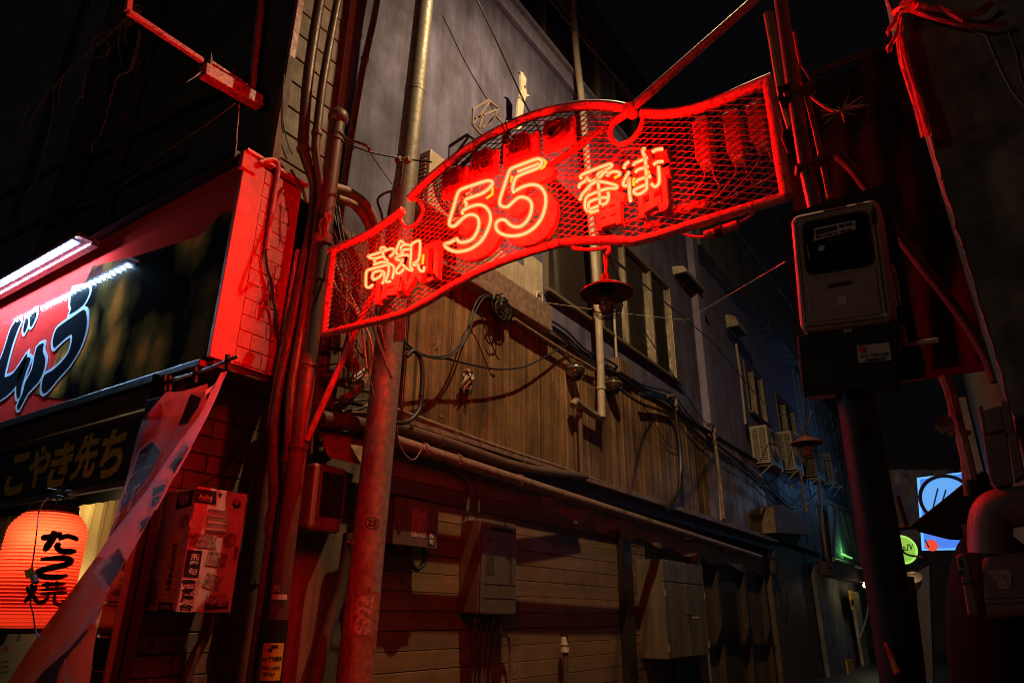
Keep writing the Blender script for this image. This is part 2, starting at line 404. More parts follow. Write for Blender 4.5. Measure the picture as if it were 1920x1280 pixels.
# fascia signboard -----------------------------------------------------------
FY = 2.62
fz0, fz1 = onY(0, 800, FY).z, onY(100, 528, FY).z
fs = thing('shop_signboard', 'glossy red fascia signboard with huge black brush letters and a fried dumpling picture', 'signboard', (-6.6, FY, fz0))
part = lambda n, mb, m, r=None, **k: build(n, mb, m, fs if r is None else r, **k)
zb, zt = 3.22, 4.98
part('panel', MB().box(-9.6, -4.445, FY, FY + .035, zb, zt), K['sign_red'])
part('top_edge', MB().box(-9.6, -4.45, FY - .1, FY - .002, zt - .02, zt + .05), K['black_metal'], bevel=.005)
part('bottom_edge', MB().box(-9.6, -4.45, FY - .07, FY - .002, zb - .04, zb + .012), K['black_metal'], bevel=.005)
def fpx(u, v): return onY(0 + u / 4, 480 + v / 4, FY)
def fuv(P): return [(fpx(*p).x, fpx(*p).z) for p in P]
# food picture
pic = [(645, 190), (700, 75), (1000, 10), (1500, -150), (1680, -330), (1740, -330), (1580, 800), (1000, 935), (580, 1080), (380, 1060), (260, 1030), (400, 830)]
food = bpy.data.materials.new('food_picture'); food.use_nodes = True; t = food.node_tree; b = t.nodes['Principled BSDF']; b.inputs['Roughness'].default_value = .05; b.inputs['Coat Weight'].default_value = .3; b.inputs['Coat Roughness'].default_value = .03
g = t.nodes.new('ShaderNodeNewGeometry')
mp = t.nodes.new('ShaderNodeMapping'); mp.inputs['Scale'].default_value = (1.5, 0, .85); mp.inputs['Rotation'].default_value = (0, -.5, 0); t.links.new(g.outputs[0], mp.inputs[0])
vo = t.nodes.new('ShaderNodeTexVoronoi'); vo.inputs['Scale'].default_value = 1.5; vo.feature = 'SMOOTH_F1'; vo.inputs['Smoothness'].default_value = .15; t.links.new(mp.outputs[0], vo.inputs[0])
nz = t.nodes.new('ShaderNodeTexNoise'); nz.inputs['Scale'].default_value = 7; nz.inputs['Detail'].default_value = 8; t.links.new(g.outputs[0], nz.inputs[0])
cr = t.nodes.new('ShaderNodeValToRGB'); e = cr.color_ramp.elements
e[0].position = .0; e[0].color = (1, .5, .08, 1); e[1].position = .58; e[1].color = (.006, .006, .007, 1)
e.new(.2).color = (.8, .25, .05, 1); e.new(.34).color = (.2, .12, .03, 1)
ma = t.nodes.new('ShaderNodeMath'); ma.operation = 'MULTIPLY_ADD'; ma.inputs[1].default_value = .3; t.links.new(nz.outputs[0], ma.inputs[0]); ma2 = t.nodes.new('ShaderNodeMath'); ma2.operation = 'SUBTRACT'; ma2.inputs[1].default_value = .14
t.links.new(vo.outputs['Distance'], ma2.inputs[0]); t.links.new(ma2.outputs[0], ma.inputs[2]); t.links.new(ma.outputs[0], cr.inputs[0]); t.links.new(cr.outputs[0], b.inputs['Base Color'])
part('food_picture', lay(shape_mesh([fuv(pic)], .001), (0, FY - .004, 0), (1, 0, 0), (0, 0, 1), (0, -1, 0)), food)
ji = [(85, 560), (120, 500), (160, 465), (165, 500), (140, 560), (95, 690), (45, 890), (60, 908), (110, 880), (160, 810), (215, 730), (190, 850), (135, 960), (60, 1040), (-40, 1090), (-200, 1060), (-200, 900), (-60, 880), (20, 760)]
dk1 = [(192, 505), (205, 470), (222, 478), (215, 530), (192, 580), (184, 560)]
dk2 = [(232, 460), (258, 410), (282, 400), (282, 450), (255, 515), (236, 530)]
yu1 = [(205, 765), (240, 770), (205, 870), (172, 980), (160, 1050), (136, 1058), (134, 960), (160, 850)]
yu2 = [(285, 690), (338, 655), (330, 715), (350, 770), (340, 850), (305, 930), (255, 985), (215, 1030), (155, 1145), (140, 1120), (180, 1030), (200, 950), (250, 850)]
u1 = [(555, 250), (600, 240), (665, 235), (682, 255), (672, 300), (640, 360), (590, 405), (530, 440), (545, 400), (536, 370), (542, 300)]
u2 = [(415, 690), (405, 640), (430, 555), (480, 510), (560, 455), (635, 405), (655, 425), (662, 500), (645, 600), (600, 710), (530, 820), (450, 910), (390, 985), (345, 1025), (322, 1005), (330, 930), (350, 890), (400, 862), (470, 800), (525, 725), (550, 640), (548, 585), (500, 615), (440, 670)]
def closed_smooth(P, k=3):
    n = len(P); out = []
    for i in range(n):
        a, b_, c, d = (np.array(P[(i + q) % n], float) for q in (-1, 0, 1, 2))
        for j in range(k):
            t_ = j / k; out.append(tuple(.5 * ((2 * b_) + (c - a) * t_ * .8 + (2 * a - 5 * b_ + 4 * c - d) * t_ * t_ * .8 + (3 * b_ - a - 3 * c + d) * t_ ** 3 * .8 + (c - b_) * (.4 * t_ + .0 * t_)) if False else b_ + (c - b_) * t_ + .5 * t_ * (1 - t_) * ((b_ - a) * (1 - t_) - (d - c) * t_) * .8))
    return out
LT = [ji, dk1, dk2, yu1, yu2, u1, u2]
for k, P in enumerate(LT):
    P = closed_smooth(P)
    part('letter_outline', lay(shape_mesh([fuv(P)], .0006 + .0002 * k, .036), (0, FY - .009, 0), (1, 0, 0), (0, 0, 1), (0, -1, 0)), K['outline_blue'])
    part('letter', lay(shape_mesh([fuv(P)], .001), (0, FY - .0125, 0), (1, 0, 0), (0, 0, 1), (0, -1, 0)), K['letter_black'])

# LED light bar over the signboard (its reflection shows in the glossy panel)
LED_D = .275; LED_P = onY(140, 455, 2.345)
LY = 2.62 - LED_D
lx, lz = LED_P.x, LED_P.z
lb = thing('led_light_bar', 'blue white LED light bar in a red housing above the fascia', 'light bar', (-6.5, LY, lz))
part = lambda n, mb, m, r=None, **k: build(n, mb, m, lb if r is None else r, **k)
part('housing', MB().box(-9.6, lx + .1, LY - .03, LY + .17, lz + .032, lz + .07).box(-9.6, lx + .1, LY + .1, LY + .17, lz + .0, lz + .03), K['red_paint'], bevel=.006)
part('diffuser', MB().box(-9.4, lx, LY - .03, LY + .05, lz + .018, lz + .03), glow('led_diffuser', (.2, .45, 1), .55))
led = glow('led', (.42, .68, 1), 1050)
mbp = MB().lathe([(.0, -.004), (.017, -.002), (.02, .004)], 10)
me = bpy.data.meshes.new('led'); _rx = Matrix.Rotation(math.radians(35), 3, 'X'); me.from_pydata([tuple(_rx @ v) for v in mbp.v], [], mbp.f); me.materials.append(led)
x = lx - .05
while x > -9.2:
    o = bpy.data.objects.new('led', me); col.objects.link(o); o.parent = lb; o.location = Vector((x, LY + .01, lz + .006)) - Vector(lb['_w']); x -= .1

# name board under the beam ---------------------------------------------------
nb = thing('name_board', 'black shop name board with dull gold brush lettering above the curtain', 'signboard', (-6.3, 2.6, 2.4))
part = lambda n, mb, m, r=None, **k: build(n, mb, m, nb if r is None else r, **k)
nz0, nz1 = onY(100, 925, 2.6).z, onY(120, 820, 2.6).z
part('board', MB().box(-9.6, cpx - .2, 2.6, 2.64, nz0, nz1), K['plank_black'])
part('top_strip', MB().box(-9.6, cpx - .2, 2.57, 2.6, nz1 - .005, nz1 + .035), K['dark_wood'], bevel=.004)
part('bottom_strip', MB().box(-9.6, cpx - .2, 2.57, 2.61, nz0 - .05, nz0), K['dark_wood'], bevel=.004)
nx0, nx1 = onY(12, 900, 2.6).x, onY(236, 850, 2.6).x
txt = 'こやき先ち'
for i, ch in enumerate(txt):
    a = nx0 + (nx1 - nx0) * i / len(txt); w = (nx1 - nx0) / len(txt) * .92; zz = nz0 + .05 + .02 * (i % 2)
    part('lettering', lay(text_mesh(ch, .038, .001), (a, 2.597, zz), (1, 0, 0), (0, 0, 1), (0, -1, 0), (w, (nz1 - nz0) * .8), .06), K['gold'])

# curtain and poster ------------------------------------------------------------
cz1 = nz0 - .06
mb = MB(); rows = []
for iz in range(9):
    z = cz1 - iz * (cz1 - .95) / 8; row = []
    for ix in range(90):
        x = -8.4 + ix * (cpx - .2 + 8.4) / 89
        row.append(Vector((x, 2.86 + .035 * math.sin(x * 27 + .7 * math.sin(x * 6)) * (.3 + .1 * iz) + .015 * math.sin(x * 61), z)))
    rows.append(row)
_cm = bpy.data.materials.new('curtain_weave'); _cm.use_nodes = True; t = _cm.node_tree; _pb = t.nodes['Principled BSDF']; _pb.inputs['Base Color'].default_value = (.5, .38, .16, 1); _pb.inputs['Roughness'].default_value = .9
_tr = t.nodes.new('ShaderNodeBsdfTranslucent'); _mx = t.nodes.new('ShaderNodeMixShader'); _mx.inputs[0].default_value = .45
_wn = t.nodes.new('ShaderNodeTexNoise'); _wn.inputs['Scale'].default_value = 40; _cr = t.nodes.new('ShaderNodeValToRGB'); _cr.color_ramp.elements[0].color = (.42, .3, .11, 1); _cr.color_ramp.elements[1].color = (.66, .5, .22, 1)
t.links.new(_wn.outputs[0], _cr.inputs[0]); t.links.new(_cr.outputs[0], _tr.inputs[0]); t.links.new(_cr.outputs[0], _pb.inputs['Base Color'])
t.links.new(_pb.outputs[0], _mx.inputs[1]); t.links.new(_tr.outputs[0], _mx.inputs[2]); t.links.new(_mx.outputs[0], t.nodes['Material Output'].inputs[0])
solo('curtain', mb.grid(rows), _cm, 'tan gathered curtain hanging behind the paper lantern', 'curtain', smooth=True)
ps = thing('beer_poster', 'pale yellow beer poster with a star badge below the lantern', 'poster', onY(40, 1240, 2.72))
part = lambda n, mb, m, r=None, **k: build(n, mb, m, ps if r is None else r, **k)
p0 = onY(-60, 1190, 2.75); p1 = onY(190, 1140, 2.75)
part('sheet', MB().box(p0.x, p1.x, 2.75, 2.765, .5, onY(60, 1172, 2.75).z), K['poster'])
part('lettering', quad_text('生ビール', onY(-22, 1212, 2.748), onY(18, 1207, 2.748), onY(-23, 1225, 2.748), .03), K['red_ink'])
part('badge', MB().lathe([(.0, 0), (.09, .0), (.09, .004), (0, .004)], 20, onY(5, 1188, 2.742), (0, -1, 0)), K['dark_wood'])
part('star', quad_text('★', onY(-1, 1180, 2.735), onY(11, 1178, 2.735), onY(-1, 1190, 2.735)), K['gold'])
for k in range(3):
    part('small_print', quad_text('キンキンに冷えてます', onY(-20, 1240 + k * 10, 2.748), onY(16, 1236 + k * 10, 2.748), onY(-20, 1245 + k * 10, 2.748)), K['ink'])

# paper lantern -----------------------------------------------------------------
LNY = 2.25
lt = onY(104, 955, LNY); lbm = onY(50, 1187, LNY)
lxc = onY(73, 1068, LNY).x
_a, _b = ray(-8, 1068), ray(152, 1068); _h = (math.atan2(_b[1], _b[0]) - math.atan2(_a[1], _a[0])) / 2
lw = math.hypot(lxc, LNY) * math.sin(abs(_h)) / 1.02
ln = thing('paper_lantern', 'glowing red ribbed paper lantern with black brush letters', 'lantern', (lxc, LNY, lbm.z))
part = lambda n, mb, m, r=None, **k: build(n, mb, m, ln if r is None else r, **k)
z0, z1 = lbm.z + .03, lt.z - .01
def lprof(s):                       # radius along 0..1
    e = min(s, 1 - s)
    return lw * (.62 + .38 * math.sin(min(1, e / .2) * PI / 2)) * (1 + .03 * math.sin(s * PI))
prof = []
nr = 34
for i in range(nr * 4 + 1):
    s = i / (nr * 4); ph = (i % 4) / 4
    prof.append((lprof(s) - .008 * (1 - math.sin(ph * PI)) + .002 * math.sin(i * 1.7), z0 + (z1 - z0) * s))
pap = bpy.data.materials.new('lit_paper'); pap.use_nodes = True; t = pap.node_tree; t.nodes.clear()
df = t.nodes.new('ShaderNodeBsdfDiffuse'); df.inputs[0].default_value = (.75, .1, .05, 1)
tl = t.nodes.new('ShaderNodeBsdfTranslucent'); tl.inputs[0].default_value = (1, .1, .045, 1)
mx = t.nodes.new('ShaderNodeMixShader'); mx.inputs[0].default_value = .7; ou = t.nodes.new('ShaderNodeOutputMaterial')
t.links.new(df.outputs[0], mx.inputs[1]); t.links.new(tl.outputs[0], mx.inputs[2]); t.links.new(mx.outputs[0], ou.inputs[0])
part('paper', MB().lathe(prof, 48, (lxc, LNY, 0)), pap, smooth=False)
part('top_ring', MB().lathe([(lw * .42, z1 + .03), (lw * .44, z1 - .03), (lw * .66, z1 - .03), (lw * .64, z1 + .035), (lw * .42, z1 + .03)], 32, (lxc, LNY, 0)), K['black'])
part('bottom_ring', MB().lathe([(0, z0 - .03), (lw * .6, z0 - .03), (lw * .62, z0 + .025), (0, z0 + .02)], 32, (lxc, LNY, 0)), K['black'])
part('hanger', MB().tube([(lxc - lw * .5, LNY, z1 + .03), (lxc - lw * .4, LNY, z1 + .09), (lxc, LNY, z1 + .11), (lxc + lw * .4, LNY, z1 + .09), (lxc + lw * .5, LNY, z1 + .03)], .006).tube([(lxc, LNY, z1 + .11), (lxc, LNY + .05, z1 + .2)], .006), K['black_metal'])
part('pull_ring', MB().tube([(lxc + .02 * math.cos(a), LNY - .02, z0 - .055 + .02 * math.sin(a)) for a in [i * PI / 6 for i in range(12)]], .003, 6, True), K['black_metal'])
def wrap(ch, a0, zc, wd, hg, bold):
    me = text_mesh(ch, bold, 0); bm = bmesh.new(); bm.from_mesh(me)
    bmesh.ops.triangulate(bm, faces=bm.faces)
    for _ in range(4):
        bmesh.ops.subdivide_edges(bm, edges=[e for e in bm.edges if e.calc_length() > .1], cuts=1); bmesh.ops.triangulate(bm, faces=bm.faces)
    bm.to_mesh(me); bm.free()
    co = np.array([tuple(v.co) for v in me.vertices]); lo = co.min(0); sp = co.max(0) - lo
    vs = []
    for c in co:
        u = ((c[0] - lo[0]) / sp[0] - .5) * wd; v = ((c[1] - lo[1]) / sp[1] - .5) * hg
        z = zc + v; r = lprof((z - z0) / (z1 - z0)) + .009; a = a0 + u / r
        vs.append((lxc + r * math.sin(a), LNY - r * math.cos(a), z))
    fs = [tuple(p.vertices) for p in me.polygons]; bpy.data.meshes.remove(me)
    return MB().add(vs, fs)
facing = math.atan2(0 - lxc, LNY)     # bearing of the street from the lantern
def on_lantern(px, py, lift=.006):
    d = ray(px, py); p = None; r_ = lw
    for _ in range(6):
        qa = d[0] ** 2 + d[1] ** 2; qb = 2 * (-lxc * d[0] - LNY * d[1]); qc = lxc ** 2 + LNY ** 2 - (r_ + lift) ** 2
        t_ = (-qb - math.sqrt(max(0, qb * qb - 4 * qa * qc))) / (2 * qa); z_ = H + d[2] * t_
        r_ = lprof(min(.98, max(.02, (z_ - z0) / (z1 - z0))))
    return Vector((d[0] * t_, d[1] * t_, z_))
def brush(L, w):
    """one brush stroke following the paper"""
    p = [np.array(q, float) for q in L]; out = []
    for i in range(len(p) - 1):
        a = p[i - 1] if i else 2 * p[0] - p[1]; b_ = p[i]; c = p[i + 1]; d = p[i + 2] if i + 2 < len(p) else 2 * p[-1] - p[-2]
        for j in range(6):
            t_ = j / 6; out.append(.5 * (2 * b_ + (c - a) * t_ + (2 * a - 5 * b_ + 4 * c - d) * t_ ** 2 + (3 * b_ - a - 3 * c + d) * t_ ** 3))
    out.append(p[-1]); rows = []; n = len(out)
    for i, q in enumerate(out):
        t_ = out[min(i + 1, n - 1)] - out[max(i - 1, 0)]; t_ = t_ / (np.linalg.norm(t_) + 1e-9); nn = np.array([-t_[1], t_[0]])
        e = min(1, .55 + 3 * i / n, .5 + 4 * (n - 1 - i) / n)
        rows.append([on_lantern(*( (q + nn * w * e * k) / 3.765 + np.array([0, 940]))) for k in (-.5, -.25, 0, .25, .5)])
    return MB().grid(rows)
for ch in ([([(288, 258), (350, 248), (440, 226)], 30), ([(385, 205), (372, 258), (310, 350)], 36), ([(412, 268), (470, 243), (530, 258), (548, 276)], 24), ([(425, 290), (402, 320), (440, 350), (540, 350)], 30)],
           [([(285, 408), (430, 396), (500, 412), (470, 442), (330, 474), (265, 500), (310, 528), (400, 532), (478, 520)], 30)],
           [([(190, 600), (205, 645)], 20), ([(256, 590), (240, 640)], 18), ([(224, 575), (222, 640), (172, 712)], 22), ([(226, 650), (268, 716)], 22), ([(292, 588), (465, 577)], 17), ([(336, 562), (336, 618)], 17), ([(402, 558), (402, 618)], 17), ([(290, 622), (470, 610)], 16), ([(282, 652), (474, 640)], 18), ([(345, 655), (318, 700), (262, 722)], 20), ([(388, 652), (385, 706), (412, 726), (446, 722), (448, 690)], 20)]):
    mb = MB()
    for L_, w_ in ch: s_ = brush(L_, w_ * 1.45); mb.add(s_.v, s_.f)
    part('letter', mb, K['ink'])
lamp('lantern_bulb', 'POINT', (lxc + lw * .42, LNY - lw * .22, z1 - .2), 8.5, (1, .6, .36), size=.07)
lamp('shop_room_light', 'POINT', (-6.3, 3.08, 2.35), 9, (1, .74, .36), size=.1)
lamp('poster_fill_light', 'POINT', (-6.0, 2.66, 1.75), 5, (1, .78, .42), size=.05)  # added lamp without a fixture, brightens the poster
part('bulb', MB().lathe([(0, -.05), (.04, -.02), (.045, .02), (.02, .07), (0, .07)], 12, (lxc + .06, LNY - .02, z1 - .16)), glow('bulb', (1, .75, .4), 5))

# clip and cord on the lantern ----------------------------------------------------
cl = thing('spring_clip', 'steel spring clip gripping the board above the lantern', 'clip', onY(108, 930, 2.3))
part = lambda n, mb, m, r=None, **k: build(n, mb, m, cl if r is None else r, **k)
P = lambda a, b: onY(a, b, 2.28)
part('upper_jaw', MB().prism([P(88, 914), P(103, 917), P(134, 919), P(134, 923), P(112, 925), P(104, 922)], (0, .05, 0)), K['galv'], bevel=.002)
part('lower_jaw', MB().prism([P(90, 936), P(104, 926), P(112, 923), P(122, 930), P(133, 929), P(132, 932), P(105, 935)], (0, .045, 0)), K['galv'], bevel=.002)
part('hook', MB().tube([P(107, 934), P(107, 950)], .006), K['galv'])
cd = thing('lantern_cord', 'thin white and black power cord running down the front of the lantern', 'cord', P(70, 1100) - Vector((0, 0, .4)))
part = lambda n, mb, m, r=None, **k: build(n, mb, m, cd if r is None else r, **k)
Q = lambda L, y: [onY(a, b, y) for a, b in L]
yc = LNY - lw - .04
part('white_lead', MB().tube(smooth_path(Q([(91, 932), (80, 944), (72, 962)], yc + .1)), .005, 6), K['grey_cable'])
part('black_lead', MB().tube(smooth_path([onY(72, 962, yc + .1)] + Q([(70, 985), (66, 1020), (62, 1050), (60, 1062), (63, 1085), (68, 1092), (60, 1115), (57, 1130), (62, 1150), (66, 1180)], yc)), .004, 6), K['cable'])
part('switch', MB().bar(onY(61, 1076, yc), onY(67, 1092, yc), .035, .02), K['grey_cable'], bevel=.004)
part('tag', slab(onY(46, 1070, yc - .01), onY(62, 1062, yc - .01), onY(50, 1084, yc - .01), .002), K['yellow_st'])
part('lower_lead', MB().tube(smooth_path(Q([(66, 1180), (72, 1192), (76, 1198)], yc)), .006, 6), K['grey_cable'])

# nobori banner --------------------------------------------------------------------
bn = thing('banner', 'red and purple nobori banner blown sideways from a horizontal rod', 'banner', onY(180, 1250, 2.2))
part = lambda n, mb, m, r=None, **k: build(n, mb, m, bn if r is None else r, **k)
rp = smooth_path(ys([(312, 714), (350, 704), (398, 688), (447, 667)], 2.3), 4)
part('rod', MB().tube(rp, .011, 8), K['galv'])
ce = lambda u, v: (180 + u / 3.046, 640 + v / 3.046)
for u, v in ((405, 235), (432, 240), (578, 190), (765, 120)):
    a = onY(*ce(u, v - 40), 2.3); b_ = onY(*ce(u - 14, v + 45), 2.3)
    part('clip_strap', MB().bar(a + Vector((0, -.015, 0)), b_, .02, .03), K['black'])
def dense(rows, k=4):
    out = []
    for i in range(len(rows) - 1):
        for j in range(k):
            t_ = j / k; A_, B_ = rows[i], rows[i + 1]
            mixp = lambda a, b: tuple(a[q] + (b[q] - a[q]) * t_ for q in range(2))
            out.append((mixp(A_[0], B_[0]), mixp(A_[1], B_[1]), A_[2] + (B_[2] - A_[2]) * t_, A_[3] + (B_[3] - A_[3]) * t_))
    return out + [rows[-1]]
def wave(f, k, amp, ph): return amp * math.sin(f * 6.5 + k * .35 + ph) + amp * .5 * math.sin(f * 13 - k * .2)
def sheet(rows, n=12, amp=.012, ph=0):
    out = []
    for k, (l, r, yl, yr) in enumerate(rows):
        out.append([onY(l[0] + (r[0] - l[0]) * j / n, l[1] + (r[1] - l[1]) * j / n, yl + (yr - yl) * j / n + wave(j / n, k, amp, ph)) for j in range(n + 1)])
    return MB().grid(out)
back = dense([(ce(400, 285), ce(470, 290), 2.33, 2.33), (ce(330, 370), ce(640, 240), 2.42, 2.34), (ce(265, 450), ce(625, 380), 2.5, 2.38), (ce(240, 520), ce(530, 560), 2.5, 2.4), (ce(215, 620), ce(450, 700), 2.5, 2.4), (ce(180, 760), ce(350, 850), 2.48, 2.38), (ce(150, 870), ce(250, 960), 2.46, 2.36), (ce(110, 1000), ce(170, 1050), 2.44, 2.36), (ce(70, 1120), ce(85, 1125), 2.4, 2.38)])
front = dense([(ce(712, 178), ce(748, 172), 2.32, 2.28), (ce(655, 290), ce(700, 290), 2.36, 2.2), (ce(585, 430), ce(640, 420), 2.36, 2.14), (ce(480, 570), ce(556, 580), 2.36, 2.08), (ce(395, 690), ce(480, 710), 2.36, 2.03), (ce(300, 830), ce(405, 850), 2.36, 1.98), (ce(180, 990), ce(320, 990), 2.36, 1.95), (ce(80, 1110), ce(250, 1120), 2.34, 1.95), (ce(0, 1230), ce(175, 1250), 2.32, 1.95)])
low = dense([(ce(0, 1230), ce(175, 1250), 2.32, 1.95), ((112, 1137), (205, 1105), 2.3, 1.95), ((67, 1197), (182, 1165), 2.25, 1.95), ((10, 1285), (168, 1285), 2.2, 1.95), ((-30, 1340), (160, 1360), 2.2, 1.95)])
part('rear_fold', sheet(back), K['banner_dark'], smooth=True)
part('front_fold', sheet(front), K['banner_red'], smooth=True)
part('lower_fold', sheet(low), K['banner_food'], smooth=True)
def on_sheet(px, py, rows, lift, amp=.012):
    prev = None; y_ = None; first = None
    for k, (l, r, yl, yr) in enumerate(rows):
        d = max(1e-3, r[0] - l[0]); f = (px - l[0]) / d; e = l[1] + (r[1] - l[1]) * f - py; yy = yl + (yr - yl) * f + wave(f, k, amp, 0)
        if first is None: first = yy
        if prev is not None and prev[0] <= 0 < e:
            q = -prev[0] / (e - prev[0]); y_ = prev[1] + (yy - prev[1]) * q; break
        prev = (e, yy)
    if y_ is None: y_ = prev[1] if prev[0] <= 0 else first
    p = onY(px, py, y_); c = Vector((0, 0, H)); return c + (p - c) * (1 - lift / 5.5)
def patch(poly, rows, m, name, lift, conv=ce):
    P_ = [conv(*p) for p in poly]; me = shape_mesh([[(x_, -y_) for x_, y_ in P_]], 0)
    bm = bmesh.new(); bm.from_mesh(me); bmesh.ops.triangulate(bm, faces=bm.faces); bmesh.ops.subdivide_edges(bm, edges=bm.edges, cuts=3); bmesh.ops.triangulate(bm, faces=bm.faces); bm.to_mesh(me); bm.free()
    mb_ = MB().add([on_sheet(v.co.x, -v.co.y, rows, lift) for v in me.vertices], [tuple(f.vertices) for f in me.polygons]); bpy.data.meshes.remove(me)
    part(name, mb_, m)
W_, D_ = K['banner_white'], K['banner_purple']
idp = lambda u, v: (u, v)
patch([(320, 545), (380, 622), (330, 740), (292, 800), (165, 960), (108, 1012), (125, 930), (215, 700), (245, 615)], back, W_, 'print_outline', .02)
patch([(320, 570), (368, 630), (318, 735), (280, 795), (165, 935), (130, 980), (150, 900), (225, 705), (250, 630)], back, D_, 'print', .03)
patch([(245, 680), (262, 664), (265, 675)], back, W_, 'print_outline', .04)
patch([(318, 700), (326, 708), (240, 745), (185, 795), (180, 790), (225, 745)], back, W_, 'print_outline', .04)
patch([(212, 832), (256, 805), (246, 835), (228, 842), (195, 955), (170, 975)], back, W_, 'print_outline', .04)
patch([(550, 285), (600, 295), (690, 235), (680, 270), (612, 315), (592, 370), (575, 335)], back, W_, 'print_outline', .02)
patch([(540, 300), (600, 320), (585, 370), (520, 470), (470, 480)], back, D_, 'print', .025)
patch([(460, 490), (520, 480), (490, 520), (450, 530)], back, W_, 'print_outline', .03)
patch([(505, 565), (545, 605), (470, 740), (440, 785), (430, 745), (395, 712)], front, W_, 'print_outline', .03)
patch([(512, 590), (530, 612), (470, 710), (445, 755), (440, 735), (418, 712)], front, K['sign_red'], 'print', .04)
patch([(310, 825), (330, 800), (412, 782), (402, 860), (350, 955), (300, 988), (290, 950), (302, 880)], front, W_, 'print_outline', .03)
patch([(325, 838), (398, 810), (388, 850), (322, 885)], front, D_, 'print', .04)
patch([(320, 895), (380, 872), (355, 925), (315, 950)], front, D_, 'print', .04)
patch([(300, 985), (318, 985), (280, 1050), (240, 1100), (232, 1080), (245, 1060), (228, 1040), (235, 1015), (262, 1005)], front, W_, 'print_outline', .03)
patch([(312, 992), (285, 1048), (246, 1098), (258, 1050), (250, 1035), (280, 1010)], front, D_, 'print', .04)
patch([(222, 1026), (230, 1036), (192, 1064), (184, 1075), (206, 1100), (202, 1110), (195, 1108), (176, 1072), (182, 1060)], low, W_, 'print_outline', .04, idp)
patch([(222, 1026), (234, 1050), (205, 1098), (190, 1072)], low, D_, 'print', .03, idp)
patch([(180, 1130), (187, 1133), (183, 1165), (178, 1172), (168, 1170), (160, 1180), (130, 1215), (80, 1258), (45, 1300), (20, 1310), (60, 1262), (120, 1205), (158, 1165)], low, W_, 'print_outline', .04, idp)
patch([(160, 1180), (166, 1182), (148, 1205), (130, 1225), (112, 1250), (100, 1300), (48, 1302), (80, 1260), (130, 1216)], low, D_, 'print', .05, idp)
patch([(122, 1232), (127, 1242), (122, 1258), (142, 1278), (146, 1300), (132, 1300), (114, 1264)], low, W_, 'print_outline', .06, idp)

# ================================================================== UTILITY BOX WITH STICKERS
BX0, BX1, BY0, BY1 = -4.905, -4.5, 2.745, 3.135
bz0, bz1 = 1.55, 2.35
ub = thing('utility_box', 'steel wall cabinet covered in stickers under the red side wall', 'utility box', (-4.7, 2.94, bz0))
part = lambda n, mb, m, r=None, **k: build(n, mb, m, ub if r is None else r, **k)
part('body', MB().box(BX0, BX1 - .012, BY0, BY1, bz0, bz1), K['box_paint'], bevel=.006)
door = part('door', MB().box(BX1 - .014, BX1, BY0 - .008, BY1 + .008, bz0 - .006, bz1 + .006), K['box_paint'], bevel=.004)
def bx(u, v):                     # crop pixel (270+u/3.2, 880+v/3.2) on the door
    return onX(270 + u / 3.2, 880 + v / 3.2, BX1 + .003)
for v in (240, 282, 320, 362):
    a = bx(388 - (v - 240) * .15, v - 8); b_ = bx(508 - (v - 240) * .15, v)
    build('louvre', MB().prism([a, a + Vector((.016, 0, -.004)), a + Vector((0, 0, -.028))], Vector((0, b_.y - a.y, 0))), K['box_paint'], door)
def st(name, a, b_, c, m, lab=None, txt=None, tm=None, bold=.02, vertical=False, inset=.1):
    a, b_, c = bx(*a), bx(*b_), bx(*c)
    o = part(name, slab(a, b_, c, .0015), m, label=lab)
    if txt:
        U = b_ - a; V = c - a
        A = a + U * inset + V * inset; B = b_ - U * inset + V * inset; C = c + U * inset - V * inset
        build('lettering', quad_text(txt, A, B, C, bold, .0006, .003, vertical), tm or K['ink'], o)
    return o
s_ = st('sticker', (303, 112), (434, 130), (300, 194), K['ink'], 'black sticker with white name lettering')
build('lettering', quad_text('Adlio', bx(328, 145), bx(410, 156), bx(325, 174), .03, .0006, .003), K['white_st'], s_)
build('lettering', quad_text('MEAT & WINE KITCHEN', bx(330, 178), bx(405, 188), bx(329, 186), .01, .0006, .003), K['white_st'], s_)
st('sticker', (278, 378), (436, 398), (270, 458), K['faded_st'], 'torn dark photo sticker')
st('sticker', (390, 486), (506, 508), (365, 572), K['faded_st'], 'peeling pale sticker with a dark blot')
st('sticker', (382, 612), (470, 650), (350, 700), K['faded_st'], 'faded torn sticker')
s_ = st('sticker', (262, 480), (350, 488), (236, 640), K['ink'], 'black sticker with white brush writing')
build('lettering', quad_text('飛雪句', bx(282, 500), bx(335, 505), bx(258, 630), .03, .0006, .003, True), K['white_st'], s_)
s_ = st('sticker', (228, 652), (316, 660), (200, 850), K['box_paint'], 'black drawn graffiti sticker')
build('lettering', quad_text('電気屋台', bx(230, 655), bx(312, 662), bx(205, 845), .035, .0006, .003, True), K['ink'], s_)
s_ = st('sticker', (380, 728), (515, 742), (366, 838), K['box_paint'], 'sticker with slanting GOLD lettering')
build('band', slab(bx(366, 800), bx(506, 795), bx(362, 842), .0006, .002), K['ink'], s_)
build('lettering', quad_text('GOLD', bx(392, 755), bx(494, 745), bx(386, 815), .07, .001, .004), K['ink'], s_)
build('lettering', quad_text('GOLD', bx(395, 760), bx(490, 750), bx(389, 810), .015, .001, .0062), K['box_paint'], s_)
build('lettering', quad_text('PEAK', bx(440, 808), bx(494, 800), bx(438, 822), .03, .001, .004), K['box_paint'], s_)
